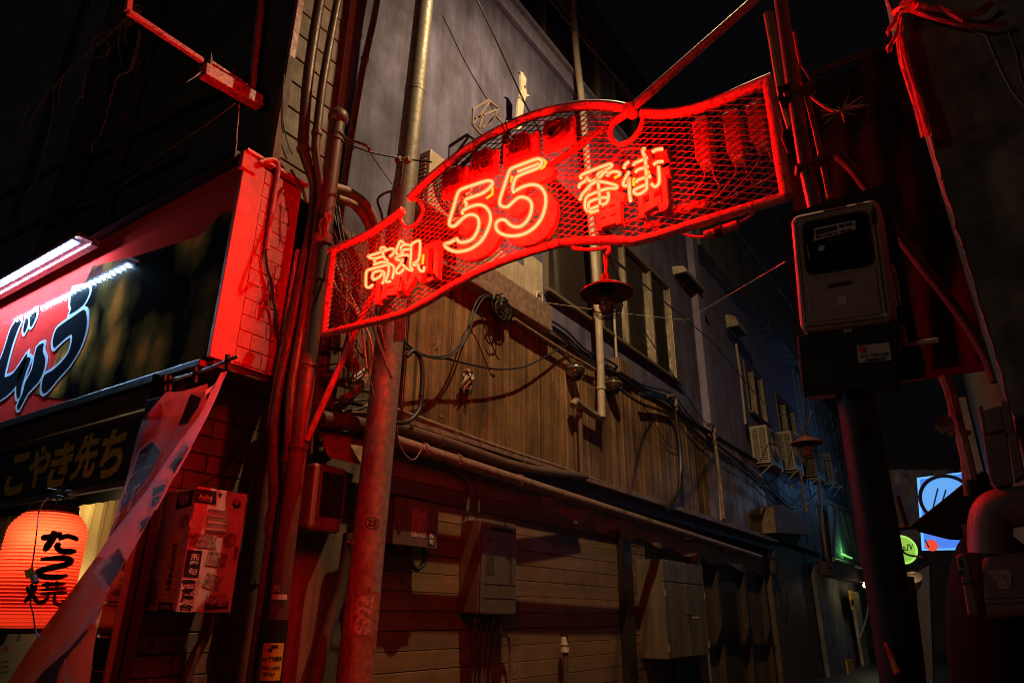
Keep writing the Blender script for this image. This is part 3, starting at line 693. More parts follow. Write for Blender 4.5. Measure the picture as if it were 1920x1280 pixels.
# round doll-face and blossom stickers
c = bx(556, 205)
s_ = part('sticker', MB().lathe([(0, 0), (.034, 0), (.034, .002), (0, .002)], 20, c, (1, 0, 0)), K['ink'], label='small round dark sticker with a pale face')
build('face', MB().lathe([(0, 0), (.02, 0), (.02, .0015), (0, .0015)], 16, bx(556, 196) + Vector((.002, 0, 0)), (1, 0, 0)), K['white_st'], s_)
build('lettering', quad_text('・V・', bx(546, 188), bx(568, 190), bx(545, 204), .03, .0006, .005), K['ink'], s_)
part('sticker', MB().lathe([(0, 0), (.052, 0), (.052, .0015), (0, .0015)], 20, bx(515, 425), (1, 0, 0)), K['faded_st'], label='round faded flower sticker')
part('sticker', MB().lathe([(0, 0), (.045, 0), (.045, .0015), (0, .0015)], 20, Vector((BX1 + .002, BY0 + .02, bx(280, 320).z)), (1, 0, 0)), K['white_st'], label='pale round sticker wrapped over the corner')
part('sticker', MB().prism([bx(448, 140), bx(470, 142), bx(462, 165), bx(452, 158)], (.0012, 0, 0)), K['ink'], label='tiny black animal sticker')
# street-side face
def by(u, v): return onY(270 + u / 3.2, 880 + v / 3.2, BY0 - .002)
o = part('sticker', slab(by(160, 385), by(246, 372), by(84, 845), .0012), K['yellow_st'], label='long yellow security camera sticker')
build('lettering', quad_text('防犯カメラ作動中', by(182, 440), by(212, 436), by(128, 735), .04, .0006, .003, True), K['ink'], o)
build('band', slab(by(88, 790), by(176, 798), by(82, 845), .0006, .002), K['ink'], o)
build('lettering', quad_text('ALSOK', by(96, 808), by(166, 812), by(92, 834), .03, .0006, .004), K['white_st'], o)
build('small_print', quad_text('Security camera in operation', by(98, 744), by(178, 746), by(97, 752), .01, .0006, .003), K['ink'], o)
o = part('sticker', slab(by(205, 145), by(300, 122), by(188, 240), .0012), K['ink'], label='black square sticker with a pale shield')
build('shield', MB().prism([by(212, 150), by(275, 138), by(268, 190), by(232, 222), by(210, 180)], (0, -.002, 0)), K['faded_st'], o)
part('sticker', MB().lathe([(0, 0), (.05, 0), (.05, .0015), (0, .0015)], 20, by(240, 310), (0, -1, 0)), K['faded_st'], label='pale round sticker')
part('sticker', slab(by(30, 670), by(86, 672), by(14, 815), .0012), K['faded_st'], label='faded narrow sticker')
part('latch', MB().box(BX1, BX1 + .02, BY1 - .035, BY1 - .015, 1.9, 1.98), K['galv'], bevel=.003)

# ================================================================== ARCH SIGN
SY = 3.2
sg = thing('neon_arch_sign', 'red wire mesh street arch sign with glowing neon 55 spanning the alley mouth', 'neon sign', onY(1040, 600, SY))
part = lambda n, mb, m, r=None, **k: build(n, mb, m, sg if r is None else r, **k)
S = lambda L: ys(L, SY)
top_l = [(618, 472), (650, 458), (682, 444), (716, 424), (756, 394)]
notch_l = [(756, 394), (752, 406), (754, 418), (763, 426), (776, 422), (788, 409), (793, 394), (788, 380), (776, 370), (768, 374)]
top_m = [(768, 374), (800, 341), (850, 299), (900, 265), (950, 238), (1000, 217), (1050, 204), (1100, 197), (1150, 199), (1184, 207)]
notch_r = [(1178, 208), (1156, 224), (1144, 245), (1148, 262), (1163, 271), (1183, 263), (1200, 243), (1207, 218)]
top_r = [(1204, 212), (1250, 213), (1300, 205), (1350, 188), (1400, 167), (1448, 147)]
right = [(1440, 150), (1452, 220), (1464, 300), (1476, 368)]
bottom = [(1476, 368), (1430, 382), (1380, 397), (1330, 412), (1280, 427), (1230, 443), (1190, 453), (1150, 451), (1100, 451), (1050, 456), (1000, 470), (950, 487), (900, 508), (850, 535), (800, 566), (765, 585), (730, 596), (680, 608), (606, 627)]
left = [(626, 474), (620, 520), (614, 570), (608, 624)]
rf = .034
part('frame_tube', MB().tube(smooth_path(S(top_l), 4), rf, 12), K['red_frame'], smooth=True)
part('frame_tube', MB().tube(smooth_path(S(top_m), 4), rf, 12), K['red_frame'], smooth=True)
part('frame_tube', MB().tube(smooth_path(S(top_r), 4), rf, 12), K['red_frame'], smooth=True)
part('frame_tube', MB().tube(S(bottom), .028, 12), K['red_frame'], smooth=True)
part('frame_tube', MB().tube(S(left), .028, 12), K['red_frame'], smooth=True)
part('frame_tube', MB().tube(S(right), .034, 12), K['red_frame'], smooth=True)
part('notch_ring', MB().tube(smooth_path(S(notch_l), 4), .014, 8), K['red_paint'], smooth=True)
part('notch_ring', MB().tube(smooth_path(S(notch_r), 4), .017, 8), K['red_paint'], smooth=True)
for p in ((946, 240), (952, 237)):
    a = onY(*p, SY); part('tie_wire', MB().tube([a + Vector((.008 * math.sin(q * .5), .036 * math.cos(q), .036 * math.sin(q))) for q in [i * .5 for i in range(14)]], .004, 5), K['cable'])
for p in ((1052, 456), (1030, 461)):
    a = onY(*p, SY); part('tie_wire', MB().tube([a + Vector((0, .032 * math.cos(q), .032 * math.sin(q))) for q in [i * .5 for i in range(14)]], .003, 5), K['cable'])
# brace rods: one falls towards the sky behind the arch, one down to the wall
b0 = onY(1182, 208, SY); b1 = onY(1050, 300, SY + .06); b2 = onY(1440, -22, SY + .35)
part('brace_rod', MB().tube([b0 + Vector((0, 0, .01)), b2], .03, 10).lathe([(0, -.045), (.034, -.045), (.034, .045), (0, .045)], 14, b0, (0, 1, 0)), K['red_frame'], smooth=True)
part('brace_rod', MB().tube([b0, onY(1100, 262, SY + .05), onY(1000, 335, SY + .06)], .025, 10), K['red_frame'], smooth=True)
part('brace_rod', MB().tube([onY(745, 470, SY + .08), onY(690, 570, SY + .1), onY(575, 825, SY + .1)], .024, 10), K['red_frame'], smooth=True)
# expanded-metal mesh
poly = S(top_l[:-1] + notch_l + top_m[1:-1] + notch_r + top_r[1:] + right[1:] + bottom[1:] + left[::-1])
P2 = np.array([(p.x, p.z) for p in poly])
def inside(x, z):
    a = P2; b = np.roll(P2, -1, 0)
    c = ((a[:, 1] > z) != (b[:, 1] > z)) & (x < (b[:, 0] - a[:, 0]) * (z - a[:, 1]) / (b[:, 1] - a[:, 1] + 1e-12) + a[:, 0])
    return c.sum() % 2 == 1
mb = MB(); DX, DZ = .088, .041
xmin, zmin = P2.min(0); xmax, zmax = P2.max(0)
def wire(p, q, y):
    d = Vector((q[0] - p[0], 0, q[1] - p[1])); l = d.length
    if l < .01: return
    d /= l; w = Vector((-d.z, 0, d.x)) * .0015; n_ = Vector((0, .004, 0))
    A = Vector((p[0], y, p[1])); B = Vector((q[0], y, q[1]))
    mb.add([A - w - n_, A + w - n_, A + w + n_, A - w + n_, B - w - n_, B + w - n_, B + w + n_, B - w + n_], [(0, 1, 5, 4), (1, 2, 6, 5), (2, 3, 7, 6), (3, 0, 4, 7)])
for sgn in (1, -1):
    k0 = int((xmin - (zmax - zmin) / (DZ / DX) - xmin) / DX) - 2
    for k in range(k0, int((xmax - xmin) / DX) + 20):
        start = None; last = None; xx = xmin + k * DX; n_ = 0
        steps = int((zmax - zmin) / .005)
        for i in range(steps + 1):
            z = zmin + i * .005; x_ = xx + (z - zmin) * (DX / DZ) if sgn > 0 else xx + (zmax - z) * (DX / DZ)
            x_ += .006 * math.sin(z * 9 + k)      # slight sag of the sheet
            ok = inside(x_, z)
            if ok and start is None: start = (x_, z)
            if ok: last = (x_, z)
            if (not ok or i == steps) and start is not None:
                wire(start, last, SY + (.002 if sgn > 0 else -.002)); start = None
part('wire_mesh', mb, K['wire'], kind='stuff')

# neon tubes ---------------------------------------------------------------------
TY = 3.03
neon = glow('neon', (1, .0017, .0008), 700, (.2, .02, .01))
neon_end = glow('neon_electrode', (1, .13, .004), 5, (.2, .1, .01))
hal = halo('neon_halo', (1, .14, .012), 1.5, .5)  # soft bloom of the tubes, imitated by a see-through emissive colour
def crop(ox, oy, k): return lambda L: [(ox + u / k, oy + v / k) for u, v in L]
A = crop(670, 440, 10.67); B = crop(820, 280, 5.817); C = crop(1070, 260, 7.527)
KOCHI = [A(q) for q in [
    [(570, 280), (520, 255), (470, 275), (475, 320), (510, 360), (520, 420), (555, 480), (605, 520)],
    [(500, 435), (330, 480), (215, 435), (340, 393), (480, 345), (650, 285), (720, 290), (745, 330), (710, 390), (650, 440)],
    [(335, 490), (360, 570)],
    [(330, 600), (420, 570), (520, 545), (620, 570), (710, 620), (735, 680), (720, 790), (695, 880)],
    [(310, 1000), (240, 1055), (190, 1040), (170, 1000), (175, 800), (200, 720), (300, 680), (450, 640), (590, 605), (625, 640), (620, 780), (570, 900), (590, 945), (660, 930)],
    [(490, 980), (530, 930), (545, 850), (530, 790), (490, 780), (460, 830), (350, 895), (305, 870), (310, 790), (350, 745), (450, 720), (520, 740), (555, 790)],
    [(940, 180), (880, 125), (840, 160), (780, 320), (790, 380), (830, 410), (880, 370), (870, 250), (950, 200), (1070, 215)],
    [(910, 380), (905, 310), (1050, 290)],
    [(1050, 440), (970, 400), (790, 450), (770, 480), (830, 510), (910, 500)],
    [(910, 500), (860, 600), (780, 700), (775, 750), (830, 775), (900, 720), (930, 680)],
    [(905, 600), (980, 670), (1080, 715), (1100, 690), (1060, 630), (1068, 460), (1075, 300), (1085, 200), (1150, 150), (1220, 120), (1255, 160), (1245, 400), (1210, 520), (1120, 580), (1140, 610), (1230, 600)],
    [(1220, 620), (1230, 680), (1290, 735), (1330, 710), (1340, 640)]]]
FIVE1o = B([(210, 975), (140, 1015), (80, 1035), (110, 1080), (200, 1115), (320, 1100), (420, 1050), (500, 970), (560, 850), (580, 750), (560, 670), (510, 620), (440, 605), (350, 630), (280, 670), (275, 705)])
FIVE1i = B([(210, 975), (240, 1010), (310, 1010), (390, 970), (440, 880), (455, 800), (435, 740), (380, 710), (310, 730), (240, 790), (190, 835), (145, 835), (130, 800), (160, 690), (190, 590), (220, 490), (260, 440), (410, 385), (540, 345), (590, 350), (600, 380), (550, 440), (470, 490), (310, 550), (320, 600), (310, 630)])
FIVE2 = B([(835, 470), (822, 440), (830, 380), (860, 310), (940, 265), (1060, 220), (1120, 185), (1140, 130), (1090, 105), (960, 150), (820, 205), (780, 250), (730, 400), (690, 520), (680, 590), (710, 625), (770, 625), (830, 570), (890, 525), (950, 525), (1010, 560), (1030, 620), (1010, 720), (960, 800), (890, 845), (820, 840), (770, 800), (730, 770), (680, 770), (640, 810), (650, 880), (720, 930), (830, 945), (950, 920), (1060, 850), (1140, 740), (1180, 600), (1175, 490), (1120, 410), (1030, 385), (930, 410), (850, 455)])
BAR2 = B([(1110, 160), (880, 245)])
BANGAI = [C(q) for q in [
    [(150, 560), (140, 530), (200, 490), (400, 410), (550, 360), (580, 385), (520, 430), (400, 490), (380, 530), (380, 580)],
    [(120, 690), (125, 650), (200, 600), (230, 555), (280, 605), (410, 545), (480, 470), (525, 490), (510, 530)],
    [(520, 530), (560, 480), (640, 465), (695, 490), (680, 520)],
    [(130, 865), (155, 800), (220, 720), (300, 640), (370, 610), (440, 610), (580, 640), (650, 670), (640, 700), (520, 705), (380, 750), (240, 810), (205, 880), (205, 970), (240, 1030)],
    [(375, 550), (390, 650), (405, 800), (415, 920)],
    [(525, 760), (535, 810), (510, 900), (440, 935)],
    [(255, 1010), (250, 920), (290, 880), (400, 840), (510, 830)],
    [(250, 1015), (300, 1035), (390, 1010)], [(260, 1005), (390, 950)],
    [(755, 420), (770, 370), (825, 325)],
    [(825, 465), (770, 560), (740, 640), (770, 670), (810, 640), (825, 560), (830, 750), (845, 885)],
    [(1045, 150), (1020, 150), (1025, 210), (1050, 265), (1060, 400), (1065, 500), (1075, 680), (1040, 740), (960, 785), (900, 770), (895, 730), (960, 690), (1060, 650)],
    [(890, 375), (910, 345), (1085, 270)],
    [(915, 480), (950, 440), (1095, 395)],
    [(925, 620), (960, 580), (1130, 530)],
    [(1150, 190), (1220, 155), (1295, 150)],
    [(1165, 370), (1230, 330), (1300, 325)],
    [(1240, 395), (1250, 560), (1240, 640), (1190, 680), (1140, 640)]]]
def neon_tube(L, r=.0082, nm='neon_tube'):
    pts = smooth_path(ys(L, TY), 3)
    o = part(nm, MB().tube(pts, r, 7), neon, smooth=True)
    build('halo_sleeve', MB().tube(pts, r * 1.95, 8), hal, o, smooth=True)  # wider shell carrying the painted glow round each tube
    return pts
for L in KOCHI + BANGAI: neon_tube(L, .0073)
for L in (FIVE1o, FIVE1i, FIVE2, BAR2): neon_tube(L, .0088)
for L in (B([(590, 400), (605, 440), (600, 490), (535, 535)]), B([(1150, 110), (1185, 140), (1165, 190), (1125, 215)]), B([(805, 360), (815, 295)]), C([(680, 520), (615, 555)]), A([(1320, 400), (1308, 580)]), C([(1095, 460), (1110, 560)]), C([(895, 560), (890, 660)])):
    part('tube_electrode', MB().tube(ys(L, TY + .01), .0085, 7), neon_end)
# little stand-offs behind the tubes
for L in (FIVE1o, FIVE1i, FIVE2):
    for q in L[3::6]:
        a = onY(*q, TY); part('tube_support', MB().tube([a, a + Vector((0, .1, 0))], .004, 6), K['white_trim'])
# red channel plates behind the tubes
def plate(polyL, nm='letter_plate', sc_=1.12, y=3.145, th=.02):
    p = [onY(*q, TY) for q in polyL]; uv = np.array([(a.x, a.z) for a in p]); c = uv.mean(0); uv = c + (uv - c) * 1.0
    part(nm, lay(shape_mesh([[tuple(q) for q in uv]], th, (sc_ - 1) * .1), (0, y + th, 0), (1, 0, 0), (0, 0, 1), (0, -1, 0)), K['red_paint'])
sm = lambda L: [(p.x, p.z) for p in L]
o5 = FIVE1o[:-1][::-1] + FIVE1i[:-1]
F1 = B([(210, 975), (140, 1015), (80, 1035), (110, 1080), (200, 1115), (320, 1100), (420, 1050), (500, 970), (560, 850), (580, 750), (560, 670), (510, 620), (440, 605), (350, 630), (310, 640), (310, 550), (470, 490), (580, 430), (600, 360), (540, 345), (410, 385), (260, 440), (220, 490), (160, 690), (130, 820), (190, 835), (240, 790), (310, 730), (380, 710), (435, 740), (455, 800), (440, 880), (390, 970), (310, 1010), (240, 1010)])
F2 = B([(835, 470), (822, 440), (830, 380), (860, 310), (940, 265), (1060, 220), (1130, 185), (1160, 120), (1090, 105), (960, 150), (820, 205), (780, 250), (730, 400), (690, 520), (680, 610), (770, 625), (830, 570), (890, 525), (950, 525), (1010, 560), (1030, 620), (1010, 720), (960, 800), (890, 845), (820, 840), (770, 800), (730, 770), (680, 770), (640, 810), (650, 880), (720, 930), (830, 945), (950, 920), (1060, 850), (1140, 740), (1180, 600), (1175, 490), (1120, 410), (1030, 385), (930, 410), (850, 455)])
plate(F1, sc_=1.12); plate(F2, sc_=1.12)
def char_plate(ch, a, b_, y=3.14, th=.022, bold=.03, mname='red_paint', nm='letter_plate', sh=0):
    """character filling the box between pixel corners a (top left) and b_ (bottom right) seen on the tube plane"""
    p, q = onY(*a, TY), onY(*b_, TY)
    part(nm, lay(text_mesh(ch, bold, th), (p.x, y + th, q.z), (1, 0, 0), (0, 0, 1), (0, -1, 0), (q.x - p.x, p.z - q.z), sh), K[mname])
char_plate('高', (688, 466), (742, 541)); char_plate('知', (742, 452), (800, 514))
char_plate('番', (1086, 310), (1160, 398)); char_plate('街', (1166, 280), (1246, 372))
# stepped unlit plates with dark characters above the numerals
for ch, cx_, cy_ in (('龍', 852, 338), ('馬', 905, 307), ('通', 975, 277), ('り', 1046, 247)):
    c = onY(cx_, cy_, SY - .07); hw = .125 if ch == '通' else .1
    pt = part('name_plate', MB().box(c.x - hw - .02, c.x + hw + .01, SY - .06, SY - .02, c.z - .105, c.z + .09), K['red_paint'], bevel=.004)
    build('lettering', lay(text_mesh(ch, .02, .028), (c.x - .085, SY - .088, c.z - .08), (1, 0, 0), (0, 0, 1), (0, -1, 0), (.17, .16)), K['dish'], pt)
# transformers behind the mesh and wiring
for (u, v), h in (((1322, 268), .27), ((1380, 255), .27), ((1424, 236), .23)):
    c = onY(u, v, SY + .09)
    tr = part('transformer', MB().box(c.x - .048, c.x + .042, SY + .03, SY + .13, c.z - h / 2, c.z + h / 2), K['red_paint'], bevel=.008)
    build('terminal', MB().box(c.x - .03, c.x + .03, SY + .05, SY + .11, c.z - h / 2 - .05, c.z - h / 2 - .002), K['label_white'], tr)
    build('terminal', MB().box(c.x - .03, c.x + .03, SY + .05, SY + .11, c.z + h / 2 + .002, c.z + h / 2 + .03), K['label_white'], tr)
    for dx in (-.02, .025):
        part('wiring', MB().tube(smooth_path([(c.x + dx, SY + .08, c.z - h / 2 - .05), (c.x + dx * 1.4, SY + .06, c.z - h / 2 - .13), (c.x + dx * 4 - .06, SY + .05, c.z - h / 2 - .24), (c.x - .25, SY + .06, c.z - .42)]), .004, 6), K['red_paint'])
part('wiring', MB().tube(smooth_path(ys([(1130, 432), (1180, 415), (1235, 398), (1290, 390), (1330, 372)], SY + .06), 4), .009, 6), K['red_paint'])
part('junction', MB().bar(onY(1250, 401, SY + .05), onY(1325, 383, SY + .05), .045, .045), K['red_paint'], bevel=.004)
part('junction', MB().bar(onY(1210, 424, SY + .05), onY(1240, 420, SY + .05), .04, .04), K['red_paint'], bevel=.004)
for L in ([(1040, 330), (1120, 330), (1170, 280), (1225, 285)], [(905, 360), (925, 330), (945, 326), (955, 362)], [(862, 360), (866, 346), (885, 344)]):
    part('wiring', MB().tube(smooth_path(ys(L, TY + .05), 4), .004, 6), K['red_paint'])
part('wiring', MB().tube(smooth_path(ys([(1262, 432), (1290, 441), (1325, 443), (1385, 418), (1410, 402), (1420, 385)], SY), 5), .008, 6), K['red_paint'])
sp = part('cable_splice', MB().tube([onY(1322, 442, SY), onY(1384, 421, SY)], .026, 10), K['red_paint'])
for k in range(5):
    a = onY(1340 + k * 3, 436 - k, SY); build('binding', MB().tube([a + Vector((.005, .03 * math.cos(q), .03 * math.sin(q))) for q in [i * PI / 5 for i in range(10)]], .004, 5, True), K['cable'], sp)
hook = part('hanger_hook', MB().tube(smooth_path(ys([(1075, 462), (1080, 466), (1110, 468), (1140, 464), (1142, 470), (1138, 477)], SY), 3), .012, 8), K['red_paint'])
# red bulb-light of the tubes is the only lamp of this sign

# ================================================================== POLES AND PIPES AT THE LEFT
gp = thing('utility_pole', 'tall galvanised steel pole standing behind the left end of the arch sign', 'pole', (-4.0, 3.95, 0))
part = lambda n, mb, m, r=None, **k: build(n, mb, m, gp if r is None else r, **k)
PA, PB = onY(664, 1280, 3.95), onY(796, 0, 3.95)
ax = lambda z: PA.lerp(PB, (z - PA.z) / (PB.z - PA.z))
part('shaft', MB().tube([ax(z) for z in (0, 1.5, 3, 4.5, 6, 7.5, 9.5)], [.133, .13, .125, .115, .104, .096, .09], 28), K['galv'], smooth=True)
part('rust_coat', MB().tube([ax(z) for z in (1.02, 1.7)], [.1335, .1325], 28, caps=False), K['rust'], smooth=True)
def pole_wrap(mb_src_me, px, py, w, h, lift=.003):
    """wrap a flat (x,y) shape round the pole, centred where the pixel sees it"""
    d = Vector(ray(px, py)); o = Vector((0, 0, H)); 
    c0 = PA; dx = d.x; dy = d.y; ox = o.x - ax(2).x; oy = o.y - 3.95; r0 = .13
    a = dx * dx + dy * dy; b = 2 * (ox * dx + oy * dy); c = ox * ox + oy * oy - r0 * r0
    q = b * b - 4 * a * c; t_ = (-b - math.sqrt(max(q, 0))) / (2 * a); p = o + d * t_
    ang = math.atan2(p.y - 3.95, p.x - ax(p.z).x)
    co = np.array([tuple(v.co) for v in mb_src_me.vertices]); lo = co.min(0); spn = co.max(0) - lo; vs = []
    for q in co:
        u = ((q[0] - lo[0]) / spn[0] - .5) * w; v = ((q[1] - lo[1]) / spn[1] - .5) * h; z = p.z + v
        rr = .1335 - (z / 9.5) * .03 * .6 + lift; cc = ax(z); A_ = ang + u / rr
        vs.append((cc.x + rr * math.cos(A_), cc.y + rr * math.sin(A_), z))
    fs = [tuple(f.vertices) for f in mb_src_me.polygons]; bpy.data.meshes.remove(mb_src_me); return MB().add(vs, fs)
def gridme(n=8, m=8, rag=0):
    me = bpy.data.meshes.new('g'); mb = MB(); mb.grid([[Vector((i / n + random.uniform(-rag, rag), j / m + random.uniform(-rag, rag), 0)) for i in range(n + 1)] for j in range(m + 1)])
    me.from_pydata([tuple(v) for v in mb.v], [], mb.f); return me
def ringme():
    mb = MB(); me = bpy.data.meshes.new('g'); n = 28
    mb.grid([[Vector((k * math.cos(i / n * 2 * PI), k * .75 * math.sin(i / n * 2 * PI), 0)) for i in range(n + 1)] for k in (.86, 1)])
    me.from_pydata([tuple(v) for v in mb.v], [], mb.f); return me
part('number_mark', pole_wrap(ringme(), 698, 980, .115, .095), K['ink'])
part('number_mark', pole_wrap(text_mesh('25', .02), 698, 980, .07, .05), K['ink'])
part('number_mark', pole_wrap(text_mesh('2⁄', .0), 719, 980, .03, .03), K['ink'])
part('paper_remnant', pole_wrap(gridme(), 678, 1152, .17, .27), K['faded_st'], label='scuffed pale rectangle of old poster')
part('paper_remnant', pole_wrap(gridme(8, 6, .03), 675, 1080, .2, .24), K['rust'])
part('step_bolt', MB().lathe([(.022, 0), (.022, .02), (.01, .02), (.01, .06)], 8, onY(662, 1016, 3.85), (-.3, -1, 0)), K['galv'])
bp0 = onY(741, 612, 3.83)
part('bracket_plate', slab(onY(741, 590, 3.8), onY(763, 585, 3.8), onY(738, 642, 3.8), .008), K['galv'], bevel=.002)
for q in ((744, 597), (742, 628), (753, 640)):
    part('plate_hole', MB().lathe([(0, 0), (.008, 0), (.008, .004), (0, .004)], 8, onY(*q, 3.793), (0, -1, 0)), K['ink'])
for q in ((748, 300), (764, 300)):
    part('insulator', MB().lathe([(0, -.03), (.03, -.028), (.036, -.01), (.024, 0), (.036, .01), (.03, .028), (0, .03)], 12, onY(*q, 3.8), (1, 0, .1)), K['rust'])
for z in (4.95, 6.4, 7.9):
    part('pole_band', MB().tube([ax(z - .02), ax(z + .02)], .118 - z * .002, 24), K['galv'])

cp = thing('capped_pole', 'dark ball capped steel post with a yellow sticker at the left end of the sign', 'pole', (-4.11, 3.28, 0))
part = lambda n, mb, m, r=None, **k: build(n, mb, m, cp if r is None else r, **k)
c0, c1 = onY(505, 1280, 3.28), onY(634, 222, 3.28)
cax = lambda z: c0.lerp(c1, (z - c0.z) / (c1.z - c0.z))
part('shaft', MB().tube([cax(z) for z in (0, 1, 2, 3, 4, 5, 5.75)], .066, 18), K['dark_pipe'], smooth=True)
part('cap', MB().lathe([(.07, -.06), (.085, -.04), (.095, .0), (.085, .05), (.05, .085), (0, .095)], 18, cax(5.74)), K['dark_pipe'], smooth=True)
for z in (5.55, 5.5, 4.1, 3.35, 2.7):
    part('clamp', MB().tube([cax(z - .02), cax(z + .02)], .074, 18), K['dark_pipe'])
part('clamp_plate', MB().box(c0.x - .2, c0.x - .06, 3.2, 3.23, 3.9, 4.05), K['tube_old'], bevel=.004)
part('sleeve', MB().tube([cax(0), cax(1.5)], .078, 18), K['black'], smooth=True)
def face_quad(z0, z1, w, lift, c):
    a = cax((z0 + z1) / 2); n = Vector((.82, -.57, 0)).normalized(); 
    return a, n
def pole2(me, zc, w, h, lift, a0=-.6):
    co = np.array([tuple(v.co) for v in me.vertices]); lo = co.min(0); s2 = co.max(0) - lo; vs = []
    for q in co:
        u = ((q[0] - lo[0]) / s2[0] - .5) * w; v = ((q[1] - lo[1]) / s2[1] - .5) * h; z = zc + v; c = cax(z); A_ = a0 + u / .078
        vs.append((c.x + (.078 + lift) * math.cos(A_), c.y + (.078 + lift) * math.sin(A_), z))
    fs = [tuple(f.vertices) for f in me.polygons]; bpy.data.meshes.remove(me); return MB().add(vs, fs)
A0 = -.72
stk = part('sticker', pole2(gridme(), 1.245, .155, .225, .002, A0), K['yellow_st'], label='yellow security camera sticker')
build('lettering', pole2(text_mesh('カメラ作動中', .04), 1.262, .14, .032, .004, A0), K['ink'], stk)
build('lettering', pole2(text_mesh('Security camera\nin operation', .02), 1.19, .12, .07, .004, A0), K['ink'], stk)
build('lettering', pole2(text_mesh('▟▀', .0), 1.325, .06, .04, .004, A0), K['banner_purple'], stk)
b2_ = part('sticker', pole2(gridme(), 1.09, .155, .07, .002, A0), K['ink'], label='black strip with white lettering')
build('lettering', pole2(text_mesh('ALSOK', .03), 1.09, .11, .032, .004, A0), K['white_st'], b2_)
part('sticker_scrap', pole2(gridme(6, 3, .05), 1.645, .11, .035, .002, A0), K['white_st'], label='torn white sticker scrap')
part('sticker_scrap', pole2(gridme(6, 3, .06), 1.7, .05, .05, .002, A0 - .3), K['faded_st'])

def pipe(label, pts, r, m='dark_pipe', name='pipe', cat='pipe', clamps=(), group=None, k=5, n=10, foot=False, straight=False):
    P_ = [Vector(p) for p in pts] if straight else smooth_path(pts, k)
    if foot: P_ = P_ + [Vector((P_[-1].x, P_[-1].y, 0))]
    t_ = thing(name, label, cat, min(P_, key=lambda q: q.z), group)
    build('tube', MB().tube(P_, r, n), K[m], t_, smooth=True)
    for i in clamps:
        a = P_[min(len(P_) - 2, int(i * (len(P_) - 1)))]; d = (P_[min(len(P_) - 1, int(i * (len(P_) - 1)) + 1)] - a).normalized()
        build('clamp', MB().tube([a - d * .02, a + d * .02], r * 1.25, 10), K[m], t_)
    return t_
X = lambda L, x: xs(L, x)
pipe('fat brown conduit nearest the red side wall', X([(603, -20), (588, 70), (577, 150), (570, 240), (569, 280), (580, 315), (590, 350), (588, 400), (578, 460), (562, 560), (548, 640), (535, 700)], -4.32) + X([(527, 790), (525, 870), (530, 940), (522, 1020), (505, 1100), (490, 1190)], -4.36), .048, 'dark_pipe', 'conduit', 'conduit', (.24, .75), foot=True)
pipe('second brown conduit beside the fat one, bending at the top of the red wall', X([(637, -20), (618, 80), (603, 170), (594, 250), (592, 285), (597, 320), (602, 360), (596, 420), (588, 480), (572, 580), (556, 670), (545, 740), (540, 860), (540, 960), (520, 1100), (508, 1170)], -4.22), .038, 'dark_pipe', 'conduit', 'conduit', (.2, .8), foot=True)
pipe('rusty thin pipe climbing the lavender wall beside the tiled corner', X([(712, -30), (700, 40), (680, 130), (664, 220), (650, 310), (640, 380), (634, 425)], -4.45), .035, 'tube_old', 'pipe', 'pipe', (.3, .62))
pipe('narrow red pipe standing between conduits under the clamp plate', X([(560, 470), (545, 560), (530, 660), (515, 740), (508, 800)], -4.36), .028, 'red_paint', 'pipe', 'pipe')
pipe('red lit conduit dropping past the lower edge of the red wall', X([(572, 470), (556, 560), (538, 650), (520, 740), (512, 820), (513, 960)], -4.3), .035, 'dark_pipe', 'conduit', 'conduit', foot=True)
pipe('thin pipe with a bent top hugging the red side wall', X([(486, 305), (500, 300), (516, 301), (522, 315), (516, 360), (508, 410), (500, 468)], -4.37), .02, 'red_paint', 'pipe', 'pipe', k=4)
pipe('black cable snaking down the red side wall', X([(498, 470), (501, 500), (509, 530), (512, 560), (518, 590), (521, 620), (530, 660), (536, 690), (540, 720)], -4.365), .011, 'cable', 'cable', 'cable', k=4)
pipe('short diagonal cable across the top of the red wall', X([(545, 318), (555, 335), (566, 352), (574, 380)], -4.37), .012, 'dark_pipe', 'cable', 'cable')
pipe('thin black wire on the brown corner above the red wall', X([(533, 140), (530, 180), (531, 230), (540, 270), (548, 290)], -4.59), .005, 'cable', 'wire', 'wire')
pipe('orange corrugated hose looping behind the sign top left', X([(625, 352), (655, 362), (685, 385), (706, 425), (712, 470), (707, 520)], -4.38), .05, 'hose', 'hose', 'hose', n=12)
pipe('thicker corrugated hose looping beside the galvanised pole', X([(632, 372), (665, 386), (690, 420), (700, 470), (698, 540)], -4.3), .04, 'hose', 'hose', 'hose')
pipe('short ribbed hose end curling under the torn sheet', X([(688, 640), (692, 680), (688, 705), (672, 730), (642, 748)], -4.3), .035, 'hose', 'hose', 'hose')
pipe('dark thick cable bundle running behind the pole foot', X([(600, 785), (640, 790), (690, 800), (740, 815)], -4.35), .07, 'dark_pipe', 'cable_bundle', 'cable')
pipe('bunched wires tied to the pole below the capped post', X([(610, 400), (614, 425), (608, 440)], -4.05), .012, 'ribbon', 'wire_bundle', 'wire')
for i in range(9):
    pass
wb = thing('frayed_binding', 'frayed red tape bound round the capped post', 'tape', onY(608, 440, 3.2))
mb = MB()
for i in range(14):
    a = onY(616 + random.uniform(-8, 8), 402 + random.uniform(-4, 8), 3.2); b_ = onY(608 + random.uniform(-10, 8), 438 + random.uniform(-8, 8), 3.19 + random.uniform(-.02, .03)); mb.tube([a, (a + b_) / 2 + Vector((random.uniform(-.02, .02), -.02, 0)), b_], .007, 5)
build('strand', mb, K['ribbon'], wb)
build('band', MB().tube([cax(4.42), cax(4.5)], .08, 14), K['ribbon'], wb)
random.seed(8)
